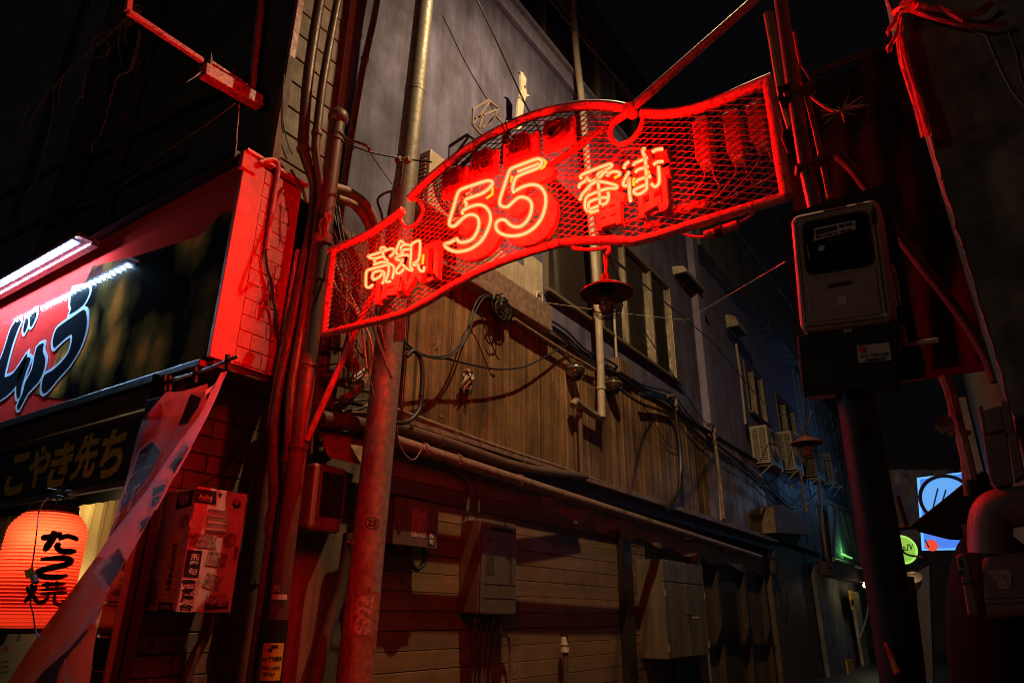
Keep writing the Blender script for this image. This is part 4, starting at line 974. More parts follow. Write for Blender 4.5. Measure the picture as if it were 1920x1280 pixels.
pipe('slack black wire strung from the ball cap across to the galvanised pole', [onY(640, 265, 3.22), onY(690, 284, 3.4), onY(752, 297, 3.8), onY(810, 304, 3.95)], .008, 'cable', 'wire', 'wire')
pipe('twisted guy wires tied round the ball capped post', [onY(636, 248, 3.2), onY(652, 262, 3.2), onY(668, 266, 3.22), onY(690, 275, 3.25), onY(692, 283, 3.3)], .012, 'dark_pipe', 'wire', 'wire')
pipe('thin wire slanting from the insulator line to the pole', [onY(690, 280, 3.3), onY(713, 315, 3.6), onY(735, 345, 3.8)], .004, 'cable', 'wire', 'wire')
pipe('gnarled cable tail hanging from the pole insulator', [onY(755, 305, 3.75), onY(752, 335, 3.76), onY(745, 355, 3.76), onY(722, 362, 3.8), onY(708, 375, 3.85), onY(715, 400, 3.85), onY(720, 425, 3.85)], .012, 'dark_pipe', 'cable', 'cable')
pipe('thin cable crossing the dark tiled wall above the sticker box', X([(385, 905), (420, 880), (450, 835), (475, 790), (500, 760)], -4.85), .006, 'cable', 'cable', 'cable')
pipe('dark drain pipe standing right of the sticker box', X([(528, 760), (500, 900), (480, 1040), (468, 1160)], -4.7), .05, 'dark_pipe', 'pipe', 'pipe', (.3, .8), foot=True)
pipe('drooping dark hose left of the sticker post', X([(395, 1140), (385, 1190), (360, 1240), (345, 1290)], -4.75), .035, 'dark_pipe', 'hose', 'hose')
pipe('wooden bottle shaped stake leaning left of the pole', X([(655, 1000), (640, 1100), (610, 1200), (590, 1290)], -4.45), .05, 'dark_pipe', 'stake', 'stake')

random.seed(31)
wtg = thing('wire_tangle', 'messy tangle of thin wires and cables between the capped post and the galvanised pole', 'wires', onY(680, 600, 3.6))
for i in range(16):
    u0 = random.uniform(600, 640); v0 = random.uniform(330, 470); u1 = random.uniform(640, 760); v1 = random.uniform(500, 780)
    y0 = random.uniform(3.3, 3.5); y1 = random.uniform(3.45, 3.78)
    mid = [(u0 + (u1 - u0) * t_ + random.uniform(-22, 22), v0 + (v1 - v0) * t_ + random.uniform(-20, 30)) for t_ in (.25, .5, .75)]
    build('wire', MB().tube(smooth_path([onY(*q, y0 + (y1 - y0) * k / 4) for k, q in enumerate([(u0, v0)] + mid + [(u1, v1)])], 6), random.choice((.005, .006, .009, .012)), 6), K[random.choice(('cable', 'cable', 'dark_pipe', 'hose'))], wtg)
for i in range(9):
    v0 = random.uniform(640, 780); build('wire', MB().tube(smooth_path([onX(600 + random.uniform(-10, 20), v0, -4.5), onX(650, v0 + random.uniform(-15, 30), -4.45), onX(700 + random.uniform(-5, 15), v0 + random.uniform(-30, 40), -4.5)], 6), random.choice((.008, .012, .02)), 6), K[random.choice(('cable', 'dark_pipe'))], wtg)

# ================================================================== OLD ALLEY BUILDING (left wall of the alley)
def xbox(a, b, xf, th, mb=None):
    """box on a wall facing +X: pixel a = upper near corner, b = lower far corner, front at xf"""
    p, q = onX(*a, xf), onX(*b, xf)
    return (mb or MB()).box(xf - th, xf, p.y, q.y, q.z, p.z)
def holed(x0, x1, y0, y1, z0, z1, holes):
    mb = MB(); y = y0
    for (a, b, c, d) in sorted(holes):
        if a > y: mb.box(x0, x1, y, a, z0, z1)
        mb.box(x0, x1, a, b, z0, c); mb.box(x0, x1, a, b, d, z1); y = b
    mb.box(x0, x1, y, y1, z0, z1); return mb
WX = -4.6
w1a, w1b = onX(1021, 547, WX).y, onX(1270, 722, WX).y
w1z0, w1z1 = 5.83, onX(1255, 538, WX).z
zs2 = onX(1075, 148, WX).z
ab = thing('alley_building', 'old lavender rendered alley building with weathered timber siding and aluminium windows', 'building', (-4.6, 9, 0))
part = lambda n, mb, m, r=None, **k: build(n, mb, m, ab if r is None else r, **k)
up2 = [(6.6, 9.7, zs2, zs2 + 1.5), (10.3, 13.6, zs2, zs2 + 1.5)]
part('upper_wall', holed(WX - .25, WX, 3.66, 14.35, 5.0, w1z1 + .9, [(w1a, w1b, w1z0, w1z1)]), K['lavender'])
part('upper_wall', holed(WX - .25, WX, 3.66, 14.35, w1z1 + .9, 13.2, up2), K['lavender'])
part('wall_band', MB().box(WX, WX + .09, 6.2, 14.2, zs2 - .42, zs2 - .14), K['lavender_pale'], bevel=.01)
part('ledge', MB().box(WX, WX + .16, 6.0, 14.3, zs2 - .14, zs2 - .06), K['lavender_pale'], bevel=.008)
part('pilaster', MB().box(WX - .02, WX + .16, onX(1310, 700, WX).y, 14.3, 5.05, 13), K['lavender_pale'], bevel=.01)
part('back_room', MB().box(-5.6, -4.86, 3.7, 14.3, 5.0, 13), K['dark'])
def window(y0, y1, z0, z1, splits, x=WX, wt=.055, root=None, m='alu', inset=.07):
    r = root or ab
    w = build('window', MB().box(x - inset - .02, x + .035, y0 - .02, y0 + wt, z0, z1).box(x - inset - .02, x + .035, y1 - wt, y1 + .02, z0, z1).box(x - inset - .02, x + .035, y0 + wt, y1 - wt, z0 - .015, z0 + wt).box(x - inset - .02, x + .035, y0 + wt, y1 - wt, z1 - wt, z1 + .015), K[m], r, bevel=.004)
    build('sill', MB().box(x + .036, x + .11, y0 - .06, y1 + .06, z0 - .05, z0 + .0), K[m], w, bevel=.004)
    ed = [y0 + wt] + [y0 + (y1 - y0) * s for s in splits] + [y1 - wt]
    for i in range(len(ed) - 1):
        off = .025 * (i % 2)
        a = ed[i] + (.0 if i == 0 else .022); b = ed[i + 1] - (.0 if i == len(ed) - 2 else .022)
        build('pane', MB().box(x - inset + off, x - inset + .008 + off, a, b, z0 + wt, z1 - wt), K['glass'], w)
        if i: build('mullion', MB().box(x - inset - .01, x + .02, ed[i] - .03, ed[i] + .03, z0 + wt, z1 - wt), K[m], w)
    return w
window(w1a + .02, w1b - .02, w1z0 + .02, w1z1 - .02, (.36, .56, .8))
for a, b, c, d in up2: window(a + .02, b - .02, c + .02, d - .02, (.33, .66))
# timber siding band, every board its own piece
SX = -4.5
part('siding_backing', MB().box(WX - .2, SX - .022, 4.72, 17.9, 3.34, 5.08), K['siding_groove'])
yb = 4.73; me = None
pl = []
while yb < 17.7:
    w_ = .34 + .012 * math.sin(yb * 5); top = 5.62 if yb < 6.5 else 5.1
    pl.append(((SX - .011, yb + w_ / 2, (3.33 + top) / 2), (1, w_ / .34, (top - 3.33) / 1.0))); yb += w_ + .016
pieces('siding_board', pl, K['siding'], ab, (.022, .34, 1.0), .004, .0025)
pl = [((SX + .004, c[1] + .17 * s_[1] - .006, c[2]), (1, 1, s_[2])) for c, s_ in pl[::1]]
pieces('batten', pl, K['siding'], ab, (.008, .01, 1.0), .002)
part('siding_cap', MB().box(WX, SX + .05, 6.7, 17.9, 5.1, 5.14), K['dark_wood'], bevel=.004)
part('drip_ledge', MB().box(WX, SX + .12, 4.6, 17.9, 3.255, 3.3).box(WX, SX + .16, 4.6, 17.9, 3.20, 3.25), K['tube_old'], bevel=.006)
part('eave_board', MB().box(WX - .1, SX + .06, 4.4, 17.9, 3.02, 3.195), K['dark_wood'])
# ground floor horizontal boards
GX = -4.65
part('ground_wall', MB().box(GX - .3, GX - .022, 4.3, 9.62, 0, 3.2), K['dark'])
zz = [.03 + .171 * i for i in range(18)]
for seg, (ya, yc_) in enumerate(((4.42, 7.0), (7.004, 9.6))):
    pieces('wall_board', [((GX - .011, (ya + yc_) / 2, z + .083), (1, 1, 1)) for z in zz], K['cream_board'], ab, (.022, yc_ - ya, .165), .004, .002)
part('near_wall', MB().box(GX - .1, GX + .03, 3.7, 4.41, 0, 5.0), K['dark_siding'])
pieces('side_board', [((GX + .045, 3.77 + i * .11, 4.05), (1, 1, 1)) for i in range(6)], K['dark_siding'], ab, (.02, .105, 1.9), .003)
# doorway, brick strip and dark shopfront further in
part('door_post', MB().box(GX - .1, GX + .1, 9.62, 9.9, 0, 3.0), K['black_metal'], bevel=.006)
pl = []
for i in range(24):
    for j in range(2 + i % 2):
        L_ = .3 if not (i % 2) else (.145, .3, .145)[j]
        y0_ = 9.95 + (j * .31 if not (i % 2) else (0, .155, .465)[j])
        pl.append(((GX - .0, y0_ + L_ / 2, .06 + i * .115), (1, L_ / .3, 1)))
pieces('brick', pl, K['brown_brick'], ab, (.05, .3, .105), .004, .002)
part('brick_backing', MB().box(GX - .2, GX - .03, 9.9, 10.6, 0, 3.0), K['dark'])
part('shopfront_wall', MB().box(GX - .4, GX - .2, 10.6, 18, 0, 3.2), K['dark_siding'])
for ya, yc_, nm in ((11.95, 13.0, 'door'), (14.4, 15.6, 'door')):
    d = part(nm, MB().box(GX - .2, GX - .14, ya, yc_, .05, 2.2), K['dark_wood'], bevel=.01)
    build('door_panel', MB().box(GX - .14, GX - .12, ya + .15, yc_ - .15, 1.2, 2.0), K['glass'], d, bevel=.006)
    build('handle', MB().box(GX - .14, GX - .08, yc_ - .12, yc_ - .08, .95, 1.15), K['galv'], d)
for y_ in (13.2, 14.2, 16.0, 17.6):
    part('shopfront_post', MB().box(GX - .2, GX - .06, y_, y_ + .16, 0, 3.0), K['cream'] if y_ == 13.2 else K['dark_wood'], bevel=.006)
part('notice_panel', xbox((1462, 1052), (1512, 1190), GX - .05, .04), K['dark_clap'])
part('panel_emblem', MB().lathe([(0, 0), (.09, 0), (.09, .01), (0, .01)], 16, onX(1488, 1178, GX - .048), (1, 0, 0)), K['label_white'])

# cream boards and beam above the siding
part('cream_panel', xbox((900, 440), (983, 560), SX + .03, .03), K['cream'], bevel=.003)
part('cream_panel', xbox((985, 470), (1018, 578), SX + .03, .03), K['cream'], bevel=.003)
bm0 = onX(1000, 573, SX + .16)
part('beam', MB().box(SX - .05, SX + .16, 4.9, onX(1036, 600, SX + .16).y, bm0.z - .2, bm0.z + .16), K['tube_old'], bevel=.01)
part('meter_hook', MB().tube(smooth_path(xs([(1006, 575), (1006, 552), (1010, 547), (1016, 550), (1017, 576)], SX + .06)), .012, 6), K['white_trim'])

# pipes and rails along the siding
pipe('thin conduit running along the bottom edge of the timber siding', [onX(742, 767, -4.38), onX(930, 836, -4.38), onX(1040, 872, -4.38), onX(1135, 906, -4.4)], .022, 'tube_old', 'conduit', 'conduit', (.2, .45, .7))
pipe('fatter grey gutter pipe under the drip ledge', [onX(735, 797, -4.25), onX(850, 833, -4.25), onX(980, 876, -4.27), onX(1098, 893, -4.3)], .05, 'beige_metal', 'gutter', 'gutter', (.3, .7))
a0, a1 = onX(738, 826, -4.12), onX(1425, 1044, -4.12)
pipe('long awning rail pipe running along the whole eave', [a0, a0.lerp(a1, .12), a0.lerp(a1, .5), a1], .055, 'tube_old', 'rail', 'rail', (.15, .3, .45))
pipe('white drain pipe dropping past the windows to an elbow between the domes', xs([(1074, -30), (1079, 80), (1091, 190), (1102, 320), (1108, 410), (1113, 470), (1121, 580), (1126, 690), (1128, 782)], -4.33), .058, 'cream', 'drain_pipe', 'pipe', (.42, .72, .93), n=12)
pipe('short pipe leading from the white drain elbow into the siding', xs([(1128, 784), (1112, 776), (1092, 762), (1080, 752), (1074, 760)], -4.36), .05, 'tube_old', 'elbow_pipe', 'pipe', n=12)
pipe('grey pipe stub going down the siding below the elbow', xs([(1086, 762), (1088, 800), (1091, 885)], -4.42), .038, 'beige_metal', 'pipe', 'pipe', (.1,))
pipe('slim white pipe beside the drain pipe under the dish lamp', xs([(1150, 560), (1153, 620), (1157, 690)], -4.5), .022, 'cream', 'pipe', 'pipe')
pipe('thick black cable curving down the siding right of the domes', xs([(1200, 738), (1240, 745), (1262, 760), (1270, 800), (1276, 860), (1272, 920), (1250, 955)], -4.33), .035, 'cable', 'cable', 'cable', n=8)
pipe('brown twin pipe standing on the siding near its far end', xs([(1325, 797), (1338, 797), (1341, 830), (1350, 900), (1357, 972)], -4.35), .04, 'tube_old', 'pipe', 'pipe', (.5,))
pipe('second twin pipe beside the brown one on the siding', xs([(1328, 815), (1338, 826), (1346, 870), (1353, 975)], -4.4), .03, 'cream', 'pipe', 'pipe')
pipe('short return pipe above the thick black cable', xs([(1252, 742), (1266, 744), (1268, 770)], -4.4), .03, 'tube_old', 'pipe', 'pipe')
for i, (d, lab) in enumerate(((0, 'lowest'), (6, 'middle'), (11, 'upper'), (-5, 'bottom-most thin'))):
    P_ = [(1010, 598 - d), (1060, 632 - d), (1098, 668 - d), (1150, 690 - d), (1200, 728 - d), (1260, 752 - d), (1290, 790 - d), (1340, 838 - d), (1420, 900 - d), (1480, 960 - d)]
    P_ = [(x, y + 3 * math.sin(i * 2 + x * .03)) for x, y in P_]
    pipe(lab + ' black cable of the bundle along the top of the siding', xs(P_, -4.44 + i * .015), .016, 'cable', 'cable', 'cable', group='black cables along the siding top', n=6)
pipe('pale conduit under the beam at the top of the siding', xs([(962, 597), (1000, 622), (1060, 660), (1115, 692)], -4.4), .026, 'tube_old', 'conduit', 'conduit')
# slack cables on the siding
Y_ = lambda L, a, b: [onX(px_, py_, a + (b - a) * i / (len(L) - 1)) for i, (px_, py_) in enumerate(L)]
pipe('slack black cable sagging across the siding from pole to dome camera', Y_([(757, 650), (790, 665), (840, 673), (890, 685), (935, 692), (980, 688), (1020, 670), (1055, 650), (1080, 645)], -4.25, -4.42), .012, 'cable', 'cable', 'cable', n=6)
pipe('double black cable looping up from the pole to the wire coil', Y_([(748, 630), (775, 655), (810, 668), (845, 662), (870, 630), (885, 585), (897, 560), (915, 553), (935, 562)], -4.2, -4.35), .01, 'cable', 'cable', 'cable', n=6)
pipe('second looping cable beside it on the siding', Y_([(752, 636), (790, 664), (830, 672), (860, 655), (880, 620), (892, 583), (912, 556), (940, 570)], -4.2, -4.35), .01, 'cable', 'cable', 'cable', n=6)
pipe('hanging V shaped cable under the wire coil', Y_([(893, 580), (905, 600), (920, 640), (932, 670), (937, 672)], -4.38, -4.4), .009, 'cable', 'cable', 'cable', n=6)
pipe('thick black cable loop strapped beside the galvanised pole', Y_([(742, 793), (765, 790), (785, 770), (790, 740), (792, 700), (788, 670), (775, 658), (763, 668)], -4.1, -4.2), .022, 'cable', 'cable', 'cable', (.45, .75))
pipe('thin pale wire curl dangling by the pole below the ledge', Y_([(744, 800), (748, 830), (760, 852), (775, 862), (787, 848), (793, 832)], -4.05, -4.05), .006, 'tube_old', 'wire', 'wire')
pipe('thin slanting cable on the far siding boards', xs([(1200, 750), (1225, 790), (1250, 830), (1270, 842)], -4.45), .008, 'cable', 'cable', 'cable')
pipe('cable sagging over the far siding panel', xs([(1290, 800), (1310, 830), (1330, 825), (1345, 815)], -4.44), .01, 'cable', 'cable', 'cable')
coil = thing('wire_coil', 'tangled coil of black wire hanging under the beam', 'wire coil', onX(945, 600, -4.3))
mb = MB()
for i in range(7):
    c = onX(940 + random.uniform(-8, 8), 575 + random.uniform(-6, 6), -4.32 + random.uniform(-.04, .04)); r_0 = random.uniform(.08, .15)
    mb.tube([c + Vector((random.uniform(-.01, .01), r_0 * math.cos(q) * .9, r_0 * math.sin(q))) for q in [k * PI / 9 for k in range(18)]], .008, 5, True)
build('wire', mb, K['cable'], coil)
build('junction_box', xbox((930, 560), (958, 600), -4.35, .1), K['black_metal'], coil, bevel=.01)
rg = thing('hanging_rag', 'crumpled pale rag and wire stub tied to the timber siding', 'rag', onX(878, 735, -4.45))
mb = MB(); rows = []
for i in range(7):
    rows.append([onX(867 + j * 4 + 3 * math.sin(i), 700 + i * 5, -4.42 + .04 * math.sin(i * 1.9 + j * 2.2)) for j in range(6)])
build('cloth', mb.grid(rows), K['label_white'], rg, smooth=False)
build('mount', MB().lathe([(.05, 0), (.05, .06), (.02, .08), (.02, .12)], 10, onX(872, 700, -4.5), (1, 0, 0)), K['rust'], rg)
build('tail', MB().tube(smooth_path(xs([(874, 694), (880, 705), (885, 720), (884, 738)], -4.4)), .01, 6), K['cable'], rg)

# nails, screws and patches on the siding
for k in range(36):
    y_ = 5.0 + random.uniform(0, 8); z_ = random.choice((3.45, 4.2, 4.95)) + random.uniform(-.02, .02)
    part('screw', MB().lathe([(0, .008), (.012, .005), (.014, 0)], 6, (SX + .001, y_, z_), (1, 0, 0)), K['rust'])
for (u, v), w_, h_ in (((1045, 735), .14, .28), ((1035, 722), .06, .12), ((820, 640), .16, .2)):
    c = onX(u, v, SX); part('split_patch', MB().prism([c + Vector((.002, a * w_, b_ * h_)) for a, b_ in ((-.2, -.5), (.1, -.4), (.3, .1), (.05, .5), (-.15, .2))], (.006, 0, 0)), K['rust'])
# dome cameras
for (u, v), r_, lab in (((1079, 695), .135, 'bigger polished dome camera left of the white drain pipe'), ((1150, 722), .14, 'smaller looking polished dome camera right of the white drain pipe')):
    c = onX(u, v, -4.38)
    dc = thing('dome_camera', lab, 'camera', c - Vector((0, 0, r_)), 'dome cameras on the siding')
    build('housing', MB().lathe([(0, r_)] + [(r_ * math.cos(a), r_ * math.sin(a)) for a in [PI / 2 - i * PI / 14 for i in range(1, 11)]] + [(r_ * .55, -r_ * .78)], 28, c), K['chrome'], dc, smooth=True)
    build('trim_ring', MB().lathe([(r_ * 1.0, .02), (r_ * 1.03, .02), (r_ * 1.03, .032), (r_, .032)], 28, c), K['galv'], dc, smooth=True)
    build('lens_cover', MB().lathe([(r_ * .6, -r_ * .7)] + [(r_ * .62 * math.cos(a), -r_ * .72 - r_ * .4 * math.sin(a)) for a in [i * PI / 12 for i in range(7)]], 24, c), K['meter_glass'], dc, smooth=True)
    build('mount', MB().tube([c, Vector((SX, c.y, c.z + .02))], .05, 10), K['black_metal'], dc)
bx_ = thing('junction_box', 'grey metal box on the wall ledge right of the drain pipe', 'box', onX(1180, 715, -4.4))
build('body', xbox((1160, 668), (1186, 712), -4.38, .2), K['dark_siding'], bx_, bevel=.01)
build('lid', xbox((1163, 672), (1184, 709), -4.37, .012), K['dark_siding'], bx_, bevel=.004)

# hooded wall vents
for a, b, lab in (((1268, 497), (1308, 552), 'near hooded vent on the lavender wall under the right end of the sign'), ((1366, 588), (1388, 632), 'far hooded vent on the wall beyond the pilaster')):
    p, q = onX(*a, WX + .1), onX(*b, WX + .1); h = p.z - q.z; d = q.y - p.y
    vt = thing('vent_hood', lab, 'vent', (WX, (p.y + q.y) / 2, q.z), 'hooded wall vents')
    prof = [(WX, p.z), (WX + .12, p.z - .02), (WX + .26, p.z - h * .3), (WX + .32, q.z + h * .12), (WX + .32, q.z), (WX, q.z)]
    build('hood', MB().prism([Vector((x_, p.y, z_)) for x_, z_ in prof], (0, d, 0)), K['cream'], vt, bevel=.012)
    build('opening', MB().box(WX + .04, WX + .27, p.y + .05, q.y - .05, q.z - .012, q.z - .002), K['dark'], vt)
# louvred condenser on the wall behind the arch
def ac_unit(lab, a, b, xf, depth, m='ivory', group='outdoor air conditioner units', feet=True):
    p, q = onX(*a, xf), onX(*b, xf); y0, y1, z0, z1 = p.y, q.y, q.z, p.z
    t_ = thing('air_conditioner', lab, 'air conditioner', ((xf - depth / 2), (y0 + y1) / 2, z0), group)
    build('case', MB().box(xf - depth, xf, y0, y1, z0, z1), K[m], t_, bevel=.015)
    build('grille_recess', MB().box(xf - depth + .05, xf - .05, y0 - .006, y0 - .001, z0 + .05, z1 - .08), K['dark'], t_)
    n = max(6, int((z1 - z0 - .13) / .05)); hh = (z1 - z0 - .13) / n
    mb = MB()
    for i in range(n): build('slat', MB().box(xf - depth + .05, xf - .05, y0 - .018, y0 - .007, z0 + .05 + i * hh, z0 + .05 + i * hh + hh * .5), K[m], t_)
    build('slat_rib', MB().box(xf - depth * .5 - .012, xf - depth * .5 + .012, y0 - .022, y0 - .0185, z0 + .04, z1 - .07), K[m], t_)
    cy_, cz_ = y0 + (y1 - y0) * .45, (z0 + z1) / 2; rr = min(y1 - y0, z1 - z0) * .4
    build('fan_guard', MB().lathe([(rr, 0), (rr, .015), (rr * .96, .015), (rr * .96, 0)], 28, (xf, cy_, cz_), (1, 0, 0)), K['dark_clap'], t_)
    build('fan_opening', MB().lathe([(0, 0), (rr * .95, 0), (rr * .95, .006), (0, .006)], 28, (xf, cy_, cz_), (1, 0, 0)), K['dark_clap'], t_)
    for k in range(4):
        build('guard_ring', MB().tube([(xf + .014, cy_ + rr * (.2 + .2 * k) * math.cos(q_), cz_ + rr * (.2 + .2 * k) * math.sin(q_)) for q_ in [i * PI / 12 for i in range(24)]], .006, 5, True), K[m], t_)
    if feet:
        for y_ in (y0 + .12, y1 - .12): build('bracket', MB().box(xf - depth - .02, xf + .02, y_ - .02, y_ + .02, z0 - .05, z0).bar((xf - depth, y_, z0 - .35), (xf - .02, y_, z0 - .03), .03, .03), K['galv'], t_)
    return t_
ac_unit('cream louvred condenser behind the left half of the neon sign', (808, 278), (884, 440), -4.12, .45)
ac_unit('cream condenser with a louvred side at the far end of the siding', (1436, 795), (1470, 882), -4.15, .42)
ac_unit('second condenser behind the first far one, half hidden by it', (1482, 806), (1508, 890), -4.15, .42)
ac_unit('grey condenser on a bracket beyond the far dish lamp', (1524, 836), (1550, 905), -4.15, .38, 'beige_metal')
ac_unit('last condenser in the row, pale green lit below', (1556, 848), (1578, 912), -4.15, .3, 'beige_metal')

# rusty antenna frame and broken bracket above the arch
an = thing('antenna_frame', 'broken rusty wire frame sticking up behind the arch sign', 'bracket', onX(915, 240, -4.2))
V_ = lambda u, v: onX(u, v, -4.2)
for a, b in (((886, 235), (887, 205)), ((887, 205), (915, 188)), ((915, 188), (934, 203)), ((934, 203), (930, 215)), ((930, 215), (905, 240)), ((888, 232), (917, 192)), ((891, 222), (930, 206)), ((898, 240), (906, 214)), ((912, 236), (928, 214)), ((886, 234), (900, 250)), ((900, 250), (920, 262)), ((930, 218), (944, 232))):
    build('rod', MB().bar(V_(*a), V_(*b), .022, .022), K['tube_old'], an)
ib = thing('broken_bracket', 'pale broken bracket standing up behind the top of the arch', 'bracket', onX(970, 245, -4.25))
V_ = lambda u, v: onX(u, v, -4.25)
build('arm', MB().prism([V_(964, 245), (V_(968, 195)), V_(974, 170), V_(973, 140), V_(969, 136), V_(976, 138), V_(983, 150), V_(982, 165), V_(984, 178), V_(990, 182), V_(982, 184), V_(978, 200), V_(974, 245)], (.04, 0, 0)), K['white_trim'], ib, bevel=.004)
build('bolt', MB().lathe([(.018, 0), (.018, .06)], 8, V_(979, 165), (1, 0, 0)), K['rust'], ib)

# gas water heater
hx0, hx1 = -4.65, -4.36
p, q = onX(905, 973, hx1), onX(967, 1150, hx1)
wh = thing('water_heater', 'grey wall mounted gas water heater on the board wall', 'water heater', (-4.5, (p.y + q.y) / 2, q.z))
part = lambda n, mb, m, r=None, **k: build(n, mb, m, wh if r is None else r, **k)
part('case', MB().box(hx0, hx1 - .03, p.y, q.y, q.z, p.z), K['beige_metal'], bevel=.012)
fr = part('front_cover', MB().box(hx1 - .028, hx1, p.y + .004, q.y + .006, q.z - .01, p.z + .01), K['beige_metal'], bevel=.016)
w_ = q.y - p.y; h_ = p.z - q.z
build('exhaust_slot', MB().box(hx1 + .001, hx1 + .014, p.y + w_ * .16, q.y - w_ * .1, p.z - h_ * .105, p.z - h_ * .06), K['galv'], fr, bevel=.006)
build('exhaust_opening', MB().box(hx1 + .0145, hx1 + .017, p.y + w_ * .2, q.y - w_ * .14, p.z - h_ * .1, p.z - h_ * .066), K['dark'], fr)
for k in (.68, .83): build('crease', MB().box(hx1 + .0005, hx1 + .005, p.y + w_ * .06, q.y - w_ * .04, p.z - h_ * k - .008, p.z - h_ * k), K['beige_metal'], fr)
build('lettering', quad_text('Rin', (hx1, p.y + w_ * .14, p.z - h_ * .2), (hx1, p.y + w_ * .3, p.z - h_ * .2), (hx1, p.y + w_ * .14, p.z - h_ * .225), .02), K['ink'], fr)
build('lettering', quad_text('火気注意\n換気注意\n高温注意', (hx1, p.y + w_ * .12, p.z - h_ * .36), (hx1, p.y + w_ * .34, p.z - h_ * .36), (hx1, p.y + w_ * .12, p.z - h_ * .6), .0), K['dark_clap'], fr)
build('lettering', quad_text('屋外用ガス給湯器', (hx1, p.y + w_ * .8, p.z - h_ * .32), (hx1, p.y + w_ * .88, p.z - h_ * .32), (hx1, p.y + w_ * .8, p.z - h_ * .66), .0, vertical=True), K['dark_clap'], fr)
for k, r_ in ((.2, .02), (.34, .014), (.5, .024), (.62, .018), (.8, .014)):
    part('supply_pipe', MB().tube(smooth_path([(-4.52, p.y + w_ * k, q.z + .01), (-4.52, p.y + w_ * k, q.z - .12), (-4.56, p.y + w_ * (k * .8 + .1), q.z - .4), (-4.58, p.y + w_ * (k * .8 + .1), 0)]), r_, 8), K['dark_pipe'])
for k in (.2, .62): part('valve', MB().lathe([(.03, -.03), (.03, .03)], 8, (-4.5, p.y + w_ * k, q.z - .06), (0, 1, 0)), K['galv'])
for yy in (p.y + .03, q.y - .03):
    for zz_ in (q.z + .03, p.z - .03): part('screw', MB().lathe([(0, .006), (.011, .004), (.013, 0)], 8, (hx1 + .001, yy, zz_), (1, 0, 0)), K['galv'])
part('gas_pipe', MB().tube(smooth_path([(-4.5, p.y + w_ * .9, q.z + .01), (-4.5, p.y + w_ * .9, q.z - .2), (-4.55, p.y + w_ * 1.3, q.z - .35), (-4.6, p.y + w_ * 1.35, 0)]), .02, 8), K['tube_old'])
part('wall_bracket', MB().box(-4.65, -4.62, p.y + .1, q.y - .1, p.z + .01, p.z + .06), K['galv'])

# flue and conduits above the heater
_p = onX(880, 955, -4.55)
pipe('thin dark conduit rising from the water heater to the eave', [(-4.58, _p.y, _p.z - .02), (-4.58, _p.y, _p.z + .3), (-4.58, _p.y - .25, _p.z + .4), (-4.58, _p.y - .25, 2.98)], .022, 'dark_pipe', 'conduit', 'conduit', k=3)
pipe('second dark conduit beside it over the water heater', [(-4.58, _p.y + .2, _p.z), (-4.58, _p.y + .2, 2.98)], .016, 'dark_pipe', 'conduit', 'conduit', straight=True)
# small meter box with print and cat-like sticker
px0, px1 = -4.55, -4.33
p, q = onX(745, 930, px1), onX(818, 1026, px1)
mbx = thing('switch_box', 'beige switch box with a faded print, right of the galvanised pole', 'switch box', (-4.45, (p.y + q.y) / 2, q.z))
part = lambda n, mb, m, r=None, **k: build(n, mb, m, mbx if r is None else r, **k)
part('case', MB().box(-4.65, px1 - .02, p.y, q.y, q.z, p.z), K['beige_metal'], bevel=.01)
lid = part('door', MB().box(px1 - .018, px1, p.y - .02, q.y + .015, q.z - .015, p.z + .015), K['beige_metal'], bevel=.008)
part('rain_hood', MB().box(-4.65, px1 + .03, p.y - .03, q.y + .02, p.z + .017, p.z + .032), K['dark_pipe'])
ww, hh = q.y - p.y, p.z - q.z
build('print', MB().box(px1 + .0005, px1 + .003, p.y + ww * .36, p.y + ww * .72, q.z + hh * .18, q.z + hh * .8), K['faded_st'], lid)
s_ = build('sticker', MB().box(px1 + .0005, px1 + .003, p.y + ww * .78, p.y + ww * .93, q.z + hh * .03, q.z + hh * .34), K['ink'], lid)
build('lettering', quad_text('飛句', (px1 + .002, p.y + ww * .8, q.z + hh * .32), (px1 + .002, p.y + ww * .91, q.z + hh * .32), (px1 + .002, p.y + ww * .8, q.z + hh * .05), .03, vertical=True), K['white_st'], lid)
part('latch', MB().box(px1, px1 + .015, p.y + .01, p.y + .04, q.z + hh * .42, q.z + hh * .5), K['galv'])
for k in (.1, .2): part('cable', MB().tube(smooth_path([(-4.45, p.y + ww * k, q.z), (-4.45, p.y + ww * (k - .05), q.z - .12), (-4.42, p.y + ww * (k - .35), q.z - .24), (-4.5, p.y - .25, q.z - .25)]), .02, 8), K['cable'])
part('cable', MB().tube(smooth_path([(-4.42, p.y + ww * .5, q.z), (-4.4, p.y + ww * .52, q.z - .12), (-4.4, p.y + ww * .68, q.z - .2), (-4.4, p.y + ww * .86, q.z - .13), (-4.42, p.y + ww * .88, q.z)]), .024, 8), K['cable'])

# old meter housing left of the pole
p, q = onX(592, 865, -4.35), onX(640, 1000, -4.35)
om = thing('meter_housing', 'dark red meter housing with a black window, left of the galvanised pole', 'meter', (-4.45, (p.y + q.y) / 2, q.z))
build('case', MB().box(-4.62, -4.35, p.y, q.y, q.z, p.z), K['beige_metal'], om, bevel=.03)
build('window', MB().box(-4.352, -4.345, p.y + .08, q.y - .03, q.z + (p.z - q.z) * .22, p.z - (p.z - q.z) * .12), K['meter_glass'], om)
for ya, yc_ in ((p.y + .06, p.y + .08), (q.y - .03, q.y - .012)): build('window_frame', MB().box(-4.35, -4.34, ya, yc_, q.z + (p.z - q.z) * .2, p.z - .06), K['beige_metal'], om)
